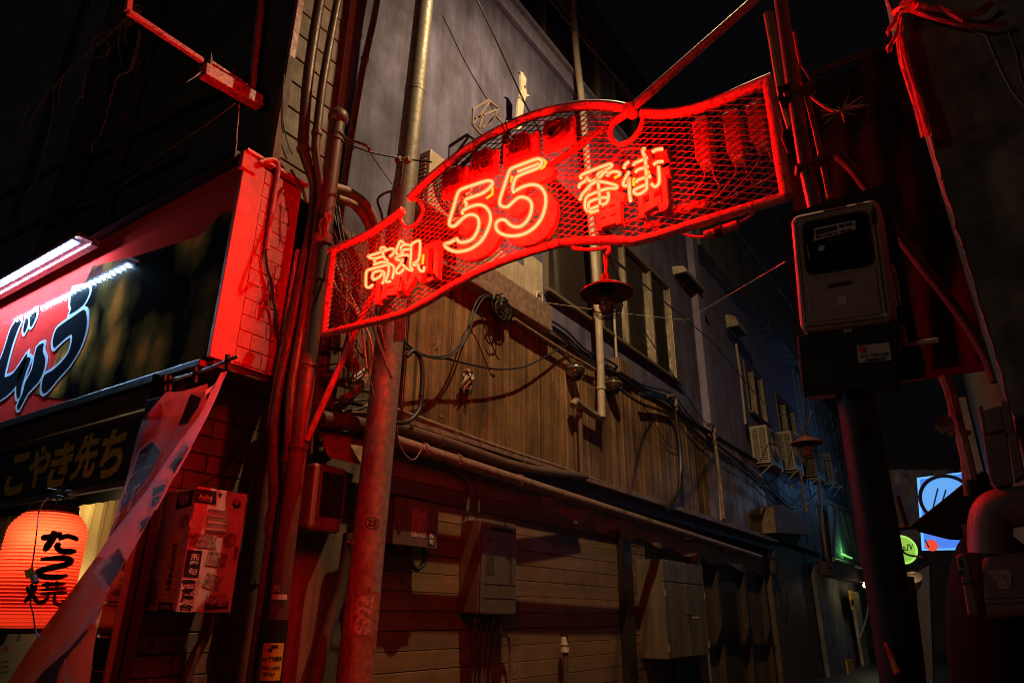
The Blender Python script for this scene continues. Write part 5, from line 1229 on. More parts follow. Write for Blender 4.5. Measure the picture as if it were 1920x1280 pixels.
# torn sheet, awning flap
ts = thing('torn_sheet', 'torn rusty metal sheet hanging between brace and pole', 'sheet', onX(665, 700, -4.4))
V_ = lambda u, v: onX(u, v, -4.4)
build('sheet', MB().prism([V_(662, 612), V_(682, 620), V_(676, 660), V_(671, 697), V_(664, 694), V_(658, 698), V_(650, 690), V_(644, 686), V_(636, 688), V_(640, 660), V_(650, 625)], (.012, 0, 0)), K['rust'], ts)
for k in range(4): build('shred', MB().bar(V_(636 + k * 9, 690), V_(634 + k * 9, 712 + 5 * (k % 2)), .02, .008), K['rust'], ts)
fl = thing('awning_flap', 'short slanted tin awning flap left of the galvanised pole', 'awning', onX(620, 860, -4.3))
build('sheet', MB().prism([onX(594, 800, -4.5), onX(606, 835, -4.35), onX(618, 858, -4.3), onX(680, 872, -4.25), onX(700, 812, -4.45)], (0, .0, .02)), K['rust'], fl)
build('chain', MB().tube([onX(586, 800, -4.3), onX(583, 850, -4.3)], .012, 6), K['dark_pipe'], fl)
st_ = solo('standpipe', MB().tube(smooth_path([(-4.52, onX(1060, 1240, -4.52).y, 0), (-4.52, onX(1060, 1240, -4.52).y, 1.25), (-4.52, onX(1060, 1240, -4.52).y, onX(1058, 1205, -4.52).z)]), .035, 10), K['dark_pipe'], 'thin grey standpipe with a white band in front of the board wall', 'pipe')
build('white_band', MB().tube([onX(1059, 1222, -4.52), onX(1059, 1212, -4.52)], .05, 10), K['white_st'], st_)
build('spout', MB().lathe([(0, .1), (.03, .08), (.045, 0), (.03, -.02)], 10, onX(1058, 1208, -4.52)), K['white_trim'], st_)

# pale cabinet beyond the doorway
ca, cb = onX(1240, 1040, -4.2), onX(1332, 1226, -4.2)
cz0, cz1 = .96, 2.34; cy0, cy1 = ca.y, cb.y
cw = thing('cabinet', 'pale two door steel cabinet mounted past the brick strip', 'cabinet', (-4.4, (cy0 + cy1) / 2, cz0))
part = lambda n, mb, m, r=None, **k: build(n, mb, m, cw if r is None else r, **k)
part('case', MB().box(-4.85, -4.225, cy0, cy1, cz0, cz1), K['cabinet'], bevel=.01)
ym = (cy0 + cy1) / 2
for a, b in ((cy0 + .01, ym - .006), (ym + .006, cy1 - .01)):
    part('door', MB().box(-4.223, -4.2, a, b, cz0 + .01, cz0 + 1.05), K['cabinet'], bevel=.006)
    part('upper_door', MB().box(-4.223, -4.2, a, b, cz0 + 1.065, cz1 - .01), K['cabinet'], bevel=.006)
for y_ in (ym - .06, ym + .06): part('knob', MB().lathe([(.012, 0), (.012, .02), (.024, .03), (.02, .045), (0, .05)], 10, (-4.2, y_, cz0 + .6), (1, 0, 0)), K['black_metal'])
part('support_leg', MB().box(-4.8, -4.74, cy0 + .1, cy0 + .16, 0, cz0).box(-4.8, -4.74, cy1 - .16, cy1 - .1, 0, cz0), K['dark_clap'])

for y_ in (cy0 + .03, cy1 - .03):
    for z_ in (cz0 + .15, cz0 + .9): part('hinge', MB().tube([(-4.195, y_, z_ - .05), (-4.195, y_, z_ + .05)], .014, 8), K['galv'])
part('lock', MB().lathe([(.02, 0), (.02, .012), (0, .014)], 12, (-4.2, ym + .12, cz0 + .52), (1, 0, 0)), K['galv'])
part('label', MB().box(-4.1995, -4.197, ym + .2, ym + .5, cz0 + .55, cz0 + .57), K['white_st'])
# canvas skirt of the awning
mb = MB(); rows = []
for i in range(6):
    row = []
    for j in range(40):
        t_ = j / 39; u = 1010 + t_ * 415; top = a0.lerp(a1, 0)  # top along the rail
        pt = onX(u, 938 + (u - 1055) * .289, -4.2)
        dz = .02 + (.1 + .12 * t_ + .03 * math.sin(j * 1.3)) * i / 5 * 1.5
        row.append(Vector((-4.17 + .03 * math.sin(j * .9 + i * .5) - .02 * i / 5, pt.y, pt.z - dz)))
    rows.append(row)
solo('awning_skirt', mb.grid(rows), K['canvas'], 'dirty rolled canvas awning skirt over the dark doorway', 'awning', smooth=True)

# ================================================================== FAR LEFT HOUSES
fb = thing('far_house', 'dim blue grey house beyond the pilaster with a deep parapet and two dark windows', 'building', (-4.7, 20, 0))
part = lambda n, mb, m, r=None, **k: build(n, mb, m, fb if r is None else r, **k)
FX = -4.75
zt0 = onX(1420, 585, FX + .35).z; zt1 = onX(1392, 520, FX + .35).z
hl = []
for a, b in (((1392, 672), (1440, 800)), ((1452, 735), (1498, 840))):
    p, q = onX(*a, FX), onX(*b, FX); hl.append((p.y, q.y, q.z, p.z))
part('wall', holed(FX - .25, FX, 14.4, 24.5, 3.4, zt0 + .4, hl), K['lavender_pale'])
part('parapet', MB().box(FX - .25, FX + .35, 14.4, 24.6, zt0, zt0 + 2.1), K['green_wall'])
part('parapet_cap', MB().box(FX - .3, FX + .42, 14.38, 24.7, zt0 + 2.1, zt0 + 2.22), K['green_wall'], bevel=.01)
part('back_room', MB().box(FX - .6, FX - .26, 14.4, 24.5, 0, zt0), K['dark'])
for a, b, c, d in hl: window(a + .02, b - .02, c + .02, d - .02, (.5,), x=FX, root=fb)
part('lower_wall', MB().box(FX - .2, FX + .1, 18.0, 24.5, 0, 3.4), K['dark_siding'])
pieces('siding_board', [((SX - .05, 18.1 + i * .36, 4.2), (1, 1, 1)) for i in range(17)], K['dark_siding'], fb, (.03, .35, 1.7), .004, .004)
part('rail_pipe', MB().tube(xs([(1380, 645), (1388, 700), (1398, 795)], -4.55), .035, 8), K['cream'])
fb2 = thing('farthest_house', 'blue lit corrugated house at the end of the left row', 'building', (-4.8, 29, 0))
part = lambda n, mb, m, r=None, **k: build(n, mb, m, fb2 if r is None else r, **k)
part('wall', MB().box(FX - .4, FX - .05, 24.7, 40, 0, 11), K['green_wall'])
pieces('sheet_panel', [((FX - .03, 24.9 + i * .42, 6.6), (1, 1, 1)) for i in range(30)], K['blue_wall'], fb2, (.05, .38, 6.5), .01, .01)
gl = thing('lean_to_screen', 'green lit glazed lean-to screen with slanting bars at the far left', 'screen', onX(1590, 1060, -4.4))
V_ = lambda u, v: onX(u, v, -4.4)
build('backing', MB().prism([V_(1552, 945), V_(1606, 970), V_(1614, 1062), V_(1564, 1046)], (-.06, 0, 0)), K['green_wall'], gl)
build('frame', MB().tube([V_(1546, 938), V_(1598, 960), V_(1608, 968), V_(1622, 1050), V_(1628, 1085)], .05, 8).tube([V_(1562, 1048), V_(1624, 1066)], .07, 8), K['galv'], gl)
for a, b in (((1563, 950), (1560, 1040)), ((1572, 955), (1600, 1055)), ((1586, 962), (1606, 1052)), ((1570, 950), (1584, 1048)), ((1600, 968), (1612, 1056))):
    build('bar', MB().bar(V_(*a) + Vector((.03, 0, 0)), V_(*b) + Vector((.03, 0, 0)), .12, .04), K['dark_clap'], gl)
lamp('green_strip_light', 'POINT', tuple(V_(1578, 1034) + Vector((.22, 0, 0))), 7, (.22, 1, .22), size=.1)
build('strip_tube', MB().tube([V_(1570, 1038) + Vector((.12, 0, 0)), V_(1590, 1046) + Vector((.12, 0, 0))], .03, 8), glow('green_tube', (.2, 1, .15), .8), gl)
sh = thing('far_shopfront', 'pale far shopfront with a yellow strip sign under two bare bulbs', 'shopfront', onX(1610, 1240, -4.5))
V_ = lambda u, v: onX(u, v, -4.5)
build('wall', xbox((1598, 1108), (1640, 1290), -4.5, .1), K['cream'], sh)
build('canopy', xbox((1560, 1052), (1626, 1092), -4.1, .5), K['dark_wood'], sh)
build('yellow_sign', xbox((1592, 1106), (1604, 1142), -4.44, .04), K['yellow_st'], sh)
build('lettering', quad_text('炭', onX(1595, 1122, -4.43), onX(1602, 1123, -4.43), onX(1595, 1136, -4.43), .02), K['ink'], sh)
build('post', xbox((1546, 1060), (1560, 1290), -4.5, .12), K['green_wall'], sh)
build('hose', MB().tube(smooth_path(xs([(1626, 1100), (1628, 1130), (1624, 1160), (1612, 1195)], -4.38)), .03, 6), K['grey_cable'], sh)
for u, v in ((1622, 1097), (1628, 1086)):
    c = onX(u, v, -4.15)
    b_ = build('bulb', MB().lathe([(0, -.08), (.06, -.05), (.08, 0), (.05, .07), (.03, .1)], 12, c), glow('warm_bulb', (1, .82, .5), 9), sh)
lamp('bulb_light', 'POINT', tuple(onX(1622, 1108, -3.9)), 8, (1, .75, .4), size=.08)
ys_ = thing('yellow_a_board', 'small yellow notice low down by the far shopfront', 'notice', onX(1602, 1270, -4.3))
build('panel', xbox((1588, 1238), (1608, 1290), -4.3, .05), K['yellow_st'], ys_)
pipe('sagging cable bunch before the far condensers', xs([(1400, 905), (1440, 915), (1480, 950), (1510, 945), (1530, 925)], -4.2), .03, 'cable', 'cable', 'cable')
dk = thing('hood_cover', 'dark quarter round duct hood under the far siding', 'hood', onX(1490, 1000, -4.2))
build('cover', MB().prism([onX(u, v, -4.2) for u, v in ((1450, 950), (1470, 945), (1498, 960), (1520, 990), (1526, 1002), (1455, 998))], (-.3, 0, 0)), K['canvas'], dk)
pipe('downpipe in front of the far siding end', xs([(1535, 900), (1540, 960), (1548, 1030), (1556, 1060)], -4.15), .05, 'tube_old', 'pipe', 'pipe')
pipe('thin downpipe next to the condenser brackets', xs([(1500, 880), (1506, 920), (1512, 960)], -4.1), .04, 'tube_old', 'pipe', 'pipe')
pipe('looped black wire on the blue wall', xs([(1560, 780), (1568, 800), (1556, 810), (1552, 796), (1562, 786)], -4.3), .03, 'cable', 'wire', 'wire')
mtr = thing('far_meter', 'dark round meter hanging on the far shopfront post', 'meter', onX(1448, 1090, -4.4))
build('case', MB().lathe([(0, .1), (.16, .1), (.2, .05), (.2, 0)], 18, onX(1448, 1065, -4.5), (1, 0, 0)).lathe([(.12, 0), (.12, .1), (0, .1)], 12, onX(1447, 1040, -4.5), (1, 0, 0)), K['dark_clap'], mtr)
build('cable', MB().tube(smooth_path(xs([(1455, 1085), (1462, 1110), (1468, 1090), (1466, 1050)], -4.4)), .02, 6), K['cable'], mtr)

# ================================================================== PENDANT LAMPS (unlit) AND WIRES
def dish_lamp(lab, c, r_, wire_to):
    t_ = thing('dish_lamp', lab, 'lamp', c - Vector((0, 0, .2)), 'enamel dish lamps over the alley')
    build('shade', MB().lathe([(.03, .06), (.05, .05), (r_ * .7, .02), (r_, -.012), (r_ * 1.01, -.02), (r_ * .98, -.022), (r_ * .7, .008), (.05, .03)], 36, c), K['dish'], t_, smooth=True)
    build('socket', MB().lathe([(.03, .1), (.035, .05), (.035, -.03), (.02, -.04)], 14, c), K['black_metal'], t_, smooth=True)
    g_ = bpy.data.materials.get('bulb_glass') or mat('bulb_glass', (.3, .24, .2), .1, 0, (.2, .15, .12), .3)
    build('bulb', MB().lathe([(.02, -.03), (.035, -.06), (.05, -.1), (.035, -.14), (0, -.155)], 16, c), g_, t_, smooth=True)
    for k in range(8):
        a = k * PI / 4; pr = [(.078, -.02), (.092, -.07), (.085, -.12), (.05, -.165), (0, -.18)]
        build('cage_wire', MB().tube([c + Vector((q * math.cos(a), q * math.sin(a), z)) for q, z in pr], .003, 5), K['black_metal'], t_)
    for q, z in ((.088, -.05), (.09, -.1), (.06, -.155)):
        build('cage_ring', MB().tube([c + Vector((q * math.cos(a), q * math.sin(a), z)) for a in [k * PI / 10 for k in range(20)]], .003, 5, True), K['black_metal'], t_)
    for p in wire_to: build('cord', MB().tube([c + Vector((0, 0, .09)), p], .006 if c.y < 5 else .009, 6), K['red_paint' if c.y < 5 else 'cable'], t_)
dish_lamp('red brown dish lamp hanging just under the middle of the neon sign', onY(1137, 545, 3.25), .152, [onY(1133, 476, 3.22), onY(1139, 476, 3.25)])
dish_lamp('far dish lamp with a clear bulb hanging before the far condensers', onY(1512, 828, 7.5), .16, [onY(1507, 690, 7.5), onY(1522, 770, 7.6)])
pipe('black cable slanting from the sign across the window to the siding', [onY(1146, 492, 3.3), onX(1199, 606, -3.6), onX(1276, 723, -4.2), onX(1330, 800, -4.3), onX(1420, 880, -4.3), onX(1500, 950, -4.2)], .009, 'cable', 'cable', 'cable', k=6)
pipe('black cable running from the sign hook deep into the alley', [onY(1140, 478, 3.25), onX(1215, 540, -3.0), onX(1287, 600, -3.4), onX(1345, 652, -3.6), onX(1450, 770, -3.8), onX(1520, 790, -3.9), onX(1570, 860, -3.9)], .01, 'cable', 'cable', 'cable', k=6)
pipe('thin pale thread from the wall to the cable knot', [onX(1015, 566, -4.4), onX(1150, 585, -3.9), onX(1287, 600, -3.4)], .003, 'white_trim', 'thread', 'thread')
pipe('thin pale thread from the cable knot to the meter board', [onX(1287, 600, -3.4), onY(1380, 545, 4.2), onY(1472, 491, 2.6)], .0025, 'white_trim', 'thread', 'thread')
pipe('black cable dropping from the top of the picture behind the arch', [onX(885, -20, -4.1), onX(930, 75, -4.1), onX(985, 195, -4.2), onX(1030, 280, -4.3)], .012, 'cable', 'cable', 'cable')
pipe('pale slanting cable crossing the upper windows', [onX(1015, -20, -4.3), onX(1080, 60, -4.3), onX(1190, 185, -4.35)], .014, 'tube_old', 'cable', 'cable')
pipe('thin second slanting cable near the upper windows', [onX(1040, -10, -4.3), onX(1120, 60, -4.3), onX(1200, 140, -4.35)], .01, 'tube_old', 'cable', 'cable')

# ================================================================== RIGHT SIDE
rb = thing('corner_building', 'dark stained concrete corner building at the right edge', 'building', (.6, 2.4, 0))
part = lambda n, mb, m, r=None, **k: build(n, mb, m, rb if r is None else r, **k)
RY = 2.2
e0, e1 = onY(1905, 800, RY), onY(1672, 20, RY)
edge = lambda z: e0.x + (e1.x - e0.x) * (z - e0.z) / (e1.z - e0.z)
pts = [Vector((edge(z), RY, z)) for z in (1.7, 2.2, 2.8, 3.4, 5)]
part('street_wall', MB().prism([Vector((.3, RY, 0)), Vector((.3, RY, 1.7))] + pts + [Vector((4, RY, 5)), Vector((4, RY, 0))], (0, .25, 0)), K['concrete'])
random.seed(3)
mb = MB(); L_ = [Vector((edge(z) + random.uniform(-.004, .004), RY - .002, z)) for z in np.linspace(1.75, 4.2, 60)]
part('red_edge_line', mb.tube(L_, [.0015 + random.uniform(0, .003) for _ in L_], 6), K['red_frame'])  # thin red strip of uneven width along the wall corner
part('alley_wall', MB().box(.14, .4, RY + .3, 30, 0, 6), K['dark_clap'])
TPY = 3.4; tp0, tp1 = onY(1500, 742, TPY), onY(1600, 118, TPY); tpx = onY(1506, 500, TPY).x
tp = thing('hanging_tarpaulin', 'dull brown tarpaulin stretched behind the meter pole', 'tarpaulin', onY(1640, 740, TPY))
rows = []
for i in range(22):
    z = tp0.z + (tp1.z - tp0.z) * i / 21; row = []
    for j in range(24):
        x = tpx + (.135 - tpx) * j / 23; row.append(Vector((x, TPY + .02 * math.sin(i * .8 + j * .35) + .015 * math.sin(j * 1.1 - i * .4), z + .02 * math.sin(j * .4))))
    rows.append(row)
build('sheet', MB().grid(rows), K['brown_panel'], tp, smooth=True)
build('bottom_batten', MB().box(tpx, .12, TPY - .03, TPY - .022, tp0.z - .02, tp0.z + .015), K['dark_wood'], tp)
build('top_batten', MB().box(tpx, .12, TPY - .04, TPY - .024, tp1.z - .02, tp1.z + .02), K['dark_wood'], tp)
for q in range(1, 4):
    pass
struct('alley_end_wall', MB().box(-7, 4, 40, 40.4, 0, 9), K['dark_clap'])

# pole with meter ---------------------------------------------------------------
PY = 2.55
rp_ = thing('meter_pole', 'slim dark pole on the right carrying the electric meter', 'pole', (onY(1690, 1280, PY).x, PY, 0))
part = lambda n, mb, m, r=None, **k: build(n, mb, m, rp_ if r is None else r, **k)
lo_ = [onY(u, v, PY) for u, v in ((1692, 1280), (1640, 960), (1597, 700), (1578, 600))]
part('lower_post', MB().tube([Vector((lo_[0].x, PY, 0))] + lo_, .062, 16), K['black'], smooth=True)
part('upper_tube', MB().tube(ys([(1540, 440), (1524, 370), (1510, 306), (1487, 163), (1462, -10), (1452, -80)], PY), .028, 12), K['dark_pipe'], smooth=True)
part('side_tube', MB().tube(ys([(1556, 372), (1549, 338), (1530, 250), (1508, 163)], PY + .04), .011, 8), K['dark_pipe'], smooth=True)
for u, v in ((1513, 315), (1490, 180)):
    a = onY(u, v, PY); part('strap', MB().bar(a + Vector((-.04, -.02, -.01)), a + Vector((.085, .02, .03)), .06, .016), K['dark_pipe'])
part('backing_board', slab(onY(1462, 405, 2.5), onY(1662, 345, 2.5), onY(1508, 742, 2.5), -.02), K['black'])
pc = [onY(u, v, 2.46) for u, v in ((1502, 640), (1690, 610), (1692, 735), (1512, 742))]
part('terminal_cover', MB().prism(pc, (0, -.07, 0)), K['black'], bevel=.008)
s_ = part('name_plate', slab(onY(1606, 648, 2.385), onY(1667, 642, 2.385), onY(1610, 680, 2.385), -.002), K['label_white'], label='pale rounded label with a red mark')
build('lettering', quad_text('0 1 2 - 7 3 4 - 6 2 4', onY(1612, 664, 2.38), onY(1664, 659, 2.38), onY(1613, 671, 2.38), .02, lift=.001, N=(0, -1, 0)), K['ink'], s_)
build('lettering', quad_text('四国電気保安', onY(1622, 673, 2.38), onY(1660, 669, 2.38), onY(1623, 678, 2.38), .02, lift=.001, N=(0, -1, 0)), K['ink'], s_)
build('emblem', MB().lathe([(0, 0), (.012, 0), (.012, .002), (0, .002)], 12, onY(1616, 654, 2.38), (0, -1, 0)), K['red_ink'], s_)
part('lower_box', MB().box(onY(1508, 700, 2.6).x, onY(1580, 700, 2.6).x, 2.52, 2.66, onY(1530, 742, 2.6).z, onY(1520, 690, 2.6).z), K['red_paint'])
em = thing('electric_meter', 'beige electric meter with a black glazed window and red rim light', 'electric meter', onY(1585, 620, 2.4))
part = lambda n, mb, m, r=None, **k: build(n, mb, m, em if r is None else r, **k)
MY = 2.36
A_, B_, C_, D_ = (onY(*q, MY) for q in ((1478, 398), (1647, 370), (1500, 622), (1674, 592)))
U = ((B_ - A_) + (D_ - C_)) * .5; V = ((A_ - C_) + (B_ - D_)) * .5; O_ = C_.copy()
def muv(u, v, y=0): return O_ + U * u + V * v + Vector((0, y, 0))
def rrect(u0, u1, v0, v1, r, n=5):
    w, h = U.length, V.length; ru, rv = r / w, r / h; out = []
    for cu, cv, s in ((u1 - ru, v0 + rv, -90), (u1 - ru, v1 - rv, 0), (u0 + ru, v1 - rv, 90), (u0 + ru, v0 + rv, 180)):
        for k in range(n + 1):
            a = math.radians(s + 90 * k / n); out.append((cu + ru * math.cos(a), cv + rv * math.sin(a)))
    return out
def ext(uvs, y, d): return MB().prism([muv(u, v, y) for u, v in uvs], (0, d, 0))
part('case', ext(rrect(0, 1, 0, 1, .03), 0, .13), K['meter'], bevel=.012, smooth=True)
part('window', ext(rrect(.14, .86, .46, .9, .025), -.004, .006), K['meter_glass'])
part('window_rim', MB().tube([muv(u, v, -.004) for u, v in rrect(.135, .865, .455, .905, .026)], .004, 6, True), K['black'])
pt_ = part('display_plate', ext([(.25, .73), (.72, .76), (.73, .84), (.27, .84)], -.0065, .002), K['label_white'])
build('display', ext([(.28, .775), (.52, .785), (.52, .825), (.28, .82)], -.0085, .0015), K['ink'], pt_)
build('lettering', quad_text('30A 60Hz', muv(.55, .825, -.0085), muv(.7, .83, -.0085), muv(.55, .795, -.0085), .01, lift=.001, N=(0, -1, 0)), K['ink'], pt_)
build('lettering', quad_text('電力量計 普通', muv(.28, .765, -.0085), muv(.68, .775, -.0085), muv(.28, .745, -.0085), .01, lift=.001, N=(0, -1, 0)), K['ink'], pt_)
part('seal', MB().lathe([(0, 0), (.011, 0), (.011, .003), (0, .003)], 14, muv(.33, .655, -.005), (0, -1, 0)), K['label_white'])
part('cover_door', ext(rrect(.12, .88, .06, .42, .012), -.006, .008), K['meter'], bevel=.003)
part('door_slot', ext([(.36, .31), (.62, .32), (.62, .355), (.36, .345)], -.0085, .004), K['ink'])
part('paper_seal', ext([(.44, .165), (.54, .17), (.54, .235), (.44, .23)], -.0085, .002), K['label_white'])
for u, v in ((.08, .95), (.92, .95), (.08, .05), (.92, .05)): part('screw', MB().lathe([(0, .004), (.008, .003), (.009, 0)], 8, muv(u, v, -.001), (0, -1, 0)), K['galv'])
part('side_sticker', ext([(.9, .78), (.955, .785), (.955, .9), (.9, .9)], -.003, .003), K['ink'])
part('body_seam', MB().tube([muv(u, v, -.0005) for u, v in rrect(.07, .93, .03, .97, .02)], .0022, 5, True), K['ink'])
part('red_seal_edge', MB().box(muv(.17, .66).x, muv(.185, .66).x, MY - .012, MY - .006, muv(.17, .58).z, muv(.17, .7).z), K['red_paint'])
part('tab', ext([(.46, -.035), (.55, -.033), (.55, -.003), (.46, -.003)], .02, .01), K['meter'])
# little service pipes at the right of the meter
pipe('pale conduit with a cone tip right of the electric meter', ys([(1671, 498), (1678, 520), (1687, 575)], 2.5), .009, 'cream', 'conduit', 'conduit')
pipe('pale bent conduit below the cone tipped one', ys([(1692, 612), (1697, 640), (1703, 646), (1720, 643), (1760, 637)], 2.5), .009, 'cream', 'conduit', 'conduit', k=3)
pipe('brown sleeve cable between the two pale conduits', ys([(1687, 575), (1696, 600), (1706, 625), (1722, 660), (1733, 690)], 2.52), .014, 'dark_pipe', 'cable', 'cable')
pipe('long corrugated hose slanting down over the tarpaulin', ys([(1572, 292), (1600, 320), (1640, 375), (1680, 435), (1730, 500), (1790, 575), (1840, 650), (1868, 715)], 2.85), .02, 'hose_dark', 'hose', 'hose')
pipe('thin red lit cable curling from the pole to the weed tuft', ys([(1489, 60), (1497, 105), (1500, 118), (1497, 130), (1502, 155), (1520, 180), (1545, 200), (1565, 210)], 2.6), .006, 'red_paint', 'cable', 'cable')
pipe('second wire hugging the upper meter pole', ys([(1461, -10), (1475, 45), (1490, 85), (1500, 118), (1515, 140), (1530, 175)], 2.62), .006, 'cable', 'wire', 'wire')
random.seed(11)
wt = thing('weed_tuft', 'dry weed tuft sprouting beside the upper meter pole', 'weed', onY(1577, 212, 2.6))
for i in range(26):
    a = random.uniform(-.3, 2 * PI); c = onY(1577, 209, 2.6); l = random.uniform(.03, .1)
    d = Vector((math.cos(a), random.uniform(-.4, .4), math.sin(a) * .8))
    build('stalk', MB().tube([c, c + d * l * .6, c + d * l + Vector((0, 0, random.uniform(-.02, .02)))], [.003, .002, .001], 4), K['vine'], wt)
bs = thing('bamboo_stub', 'split greenish bamboo length tied to the upper meter pole', 'bamboo', onY(1478, 240, 2.58))
build('upper_length', MB().tube(ys([(1440, 26), (1450, 80), (1458, 128), (1467, 180)], 2.58), .02, 10), K['bamboo'], bs)
build('lower_length', MB().tube(ys([(1468, 190), (1475, 215), (1483, 240)], 2.58), .016, 8), K['bamboo'], bs)
build('tie', MB().box(onY(1462, 175, 2.55).x, onY(1485, 175, 2.55).x, 2.52, 2.6, onY(1470, 200, 2.55).z, onY(1470, 168, 2.55).z), K['black'], bs)
pipe('twisted red wire ends dangling beside the sign frame', ys([(1464, 225), (1468, 245), (1466, 258), (1473, 275), (1478, 288)], 2.9), .004, 'red_paint', 'wire', 'wire')

# plastic tape bow ----------------------------------------------------------------
tb = thing('plastic_tape', 'torn pink plastic tape tied high on the concrete corner', 'tape', onY(1740, 255, 2.12))
def strip(L, w0, w1, y, name='streamer', amp=.01, m='ribbon'):
    c = smooth_path(ys(L, y), 5); rows = []
    for i, p in enumerate(c):
        d = (c[min(i + 1, len(c) - 1)] - c[max(i - 1, 0)]).normalized(); n_ = Vector((-d.z, 0, d.x)); w = w0 + (w1 - w0) * i / len(c)
        rows.append([p + n_ * w * (j / 5 - .5) + Vector((0, amp * math.sin(j * 2.4 + i * .35), 0)) for j in range(6)])
    build(name, MB().grid(rows), K[m], tb, smooth=True)
strip([(1688, 30), (1686, 60), (1692, 110), (1705, 150), (1722, 200), (1737, 256)], .02, .03, 2.12)
strip([(1690, 60), (1698, 105), (1714, 160), (1728, 205), (1741, 252)], .012, .018, 2.1)
strip([(1684, 25), (1674, 45), (1664, 60), (1666, 67)], .01, .008, 2.1)
strip([(1686, 45), (1677, 70), (1668, 85), (1664, 94), (1668, 95), (1672, 82)], .012, .005, 2.1)
strip([(1688, 10), (1720, 22), (1760, 38), (1800, 46), (1850, 50), (1890, 42)], .014, .012, 2.15)
strip([(1690, 5), (1730, 12), (1770, 20), (1800, 28), (1830, 26), (1860, 5)], .018, .02, 2.14)
strip([(1760, 10), (1785, 28), (1805, 40)], .01, .006, 2.13)
strip([(1700, -8), (1712, 8), (1690, 18), (1680, 30)], .03, .03, 2.12)
rv = thing('creeper', 'thin dried creeper stems clinging to the dark concrete', 'creeper', onY(1900, 220, 2.19))
for L in ([(1845, 60), (1862, 100), (1880, 140), (1900, 175), (1930, 210)], [(1890, 60), (1905, 100), (1915, 150), (1935, 190)], [(1800, 45), (1830, 60), (1850, 68)]):
    build('stem', MB().tube(smooth_path(ys(L, 2.19)), .003, 5), K['vine'], rv)

# gas meter and pipework low right ----------------------------------------------------
GY = 2.05
gm = thing('gas_meter', 'red lit gas meter with a fat elbow pipe at the lower right edge', 'gas meter', onY(1860, 1165, GY))
part = lambda n, mb, m, r=None, **k: build(n, mb, m, gm if r is None else r, **k)
def yprism(L, y, d): return MB().prism([onY(u, v, y) for u, v in L], (0, d, 0))
part('case', yprism([(1842, 1042), (1935, 1030), (1945, 1150), (1840, 1162)], GY, .12), K['gas'], bevel=.012)
sd = part('side_cover', yprism([(1791, 1042), (1802, 1036), (1815, 1040), (1838, 1152), (1815, 1155), (1806, 1100)], GY - .03, .09), K['gas'], bevel=.006)
build('cover_seam', yprism([(1801, 1092), (1822, 1088), (1823, 1092), (1802, 1096)], GY - .034, .004), K['ink'], sd)
for v in (1050, 1068): build('cover_slot', yprism([(1796, v), (1803, v - 1), (1805, v + 12), (1798, v + 12)], GY - .034, .004), K['ink'], sd)
part('dial_plate', yprism([(1850, 1068), (1896, 1068), (1898, 1104), (1852, 1102)], GY - .004, .004), K['faded_st'])
for v in (1118, 1128): part('rib', yprism([(1848, v), (1940, v - 5), (1940, v - 1), (1848, v + 4)], GY - .006, .006), K['gas'])
part('elbow', MB().tube(smooth_path(ys([(1960, 945), (1905, 950), (1872, 955), (1858, 975), (1856, 1010), (1858, 1040)], GY + .05), 5), .048, 14), K['gas'], smooth=True)
part('union_nut', MB().tube(ys([(1850, 990), (1853, 1012)], GY + .05), .04, 6), K['gas'])
part('collar', MB().tube(ys([(1855, 1022), (1857, 1036)], GY + .05), .036, 14), K['dark_pipe'])
rc = thing('pipe_cover', 'red brown channel cover standing above the gas meter elbow', 'pipe cover', onY(1870, 915, GY + .05))
for L in ([(1832, 762), (1842, 758), (1852, 810), (1843, 812)], [(1842, 770), (1876, 758), (1886, 805), (1852, 812)], [(1874, 752), (1892, 750), (1904, 808), (1886, 812)], [(1842, 818), (1888, 808), (1900, 905), (1868, 915), (1856, 900)], [(1890, 808), (1906, 808), (1922, 890), (1904, 900)]):
    build('channel', yprism(L, GY + .02, .06), K['gas'], rc, bevel=.004)
bk = thing('round_tank', 'large black rounded tank filling the lower right corner', 'tank', onY(1850, 1290, 2.6))
tcx = onY(1862, 1120, 2.6)
prof = [(.0, .0), (.25, 0), (.262, .3), (.262, .5)] + [(.262 * math.cos(a) ** .8, .5 + .44 * math.sin(a)) for a in [i * PI / 28 for i in range(1, 14)]] + [(0, .94)]
tz = onY(1830, 990, 2.75).z
rad = (tcx.x + .02 - onY(1737, 1130, 2.75).x)
build('body', MB().lathe([(rad * q / .262, tz * z / .94) for q, z in prof], 28, (tcx.x + .02, 2.75, 0)), K['black_cloth'], bk, smooth=True)
build('lid', MB().lathe([(rad * .3, 0), (rad * .3, .04), (0, .05)], 20, (tcx.x + .02, 2.75, tz * .985)), K['black'], bk, smooth=True)
cn = thing('black_canopy', 'black triangular canopy jutting in front of the blue sign', 'canopy', onY(1780, 1000, 3.6))
build('cloth', MB().prism([onY(u, v, 3.6) for u, v in ((1706, 984), (1765, 938), (1820, 893), (1845, 880), (1870, 905), (1880, 1005), (1770, 1000))], (0, .3, 0)), K['black_cloth'], cn, bevel=.01)
build('arm', MB().tube(ys([(1680, 990), (1720, 986), (1780, 985)], 3.65), .012, 8), K['black_metal'], cn)
build('strut', MB().tube(ys([(1683, 930), (1700, 985)], 3.65), .01, 6), K['black_metal'], cn)
pc_ = thing('pipe_cluster', 'cluster of pale pipes and valves under the tarpaulin at right', 'pipes', onY(1800, 850, 2.9))
for L, r_ in (([(1770, 705), (1782, 735), (1795, 790), (1808, 840), (1822, 900)], .02), ([(1790, 770), (1778, 790), (1766, 800)], .012), ([(1780, 815), (1800, 808), (1820, 812)], .01), ([(1800, 800), (1806, 850), (1815, 930)], .012)):
    build('pipe', MB().tube(smooth_path(ys(L, 2.9)), r_, 8), K['tube_old'], pc_, smooth=True)
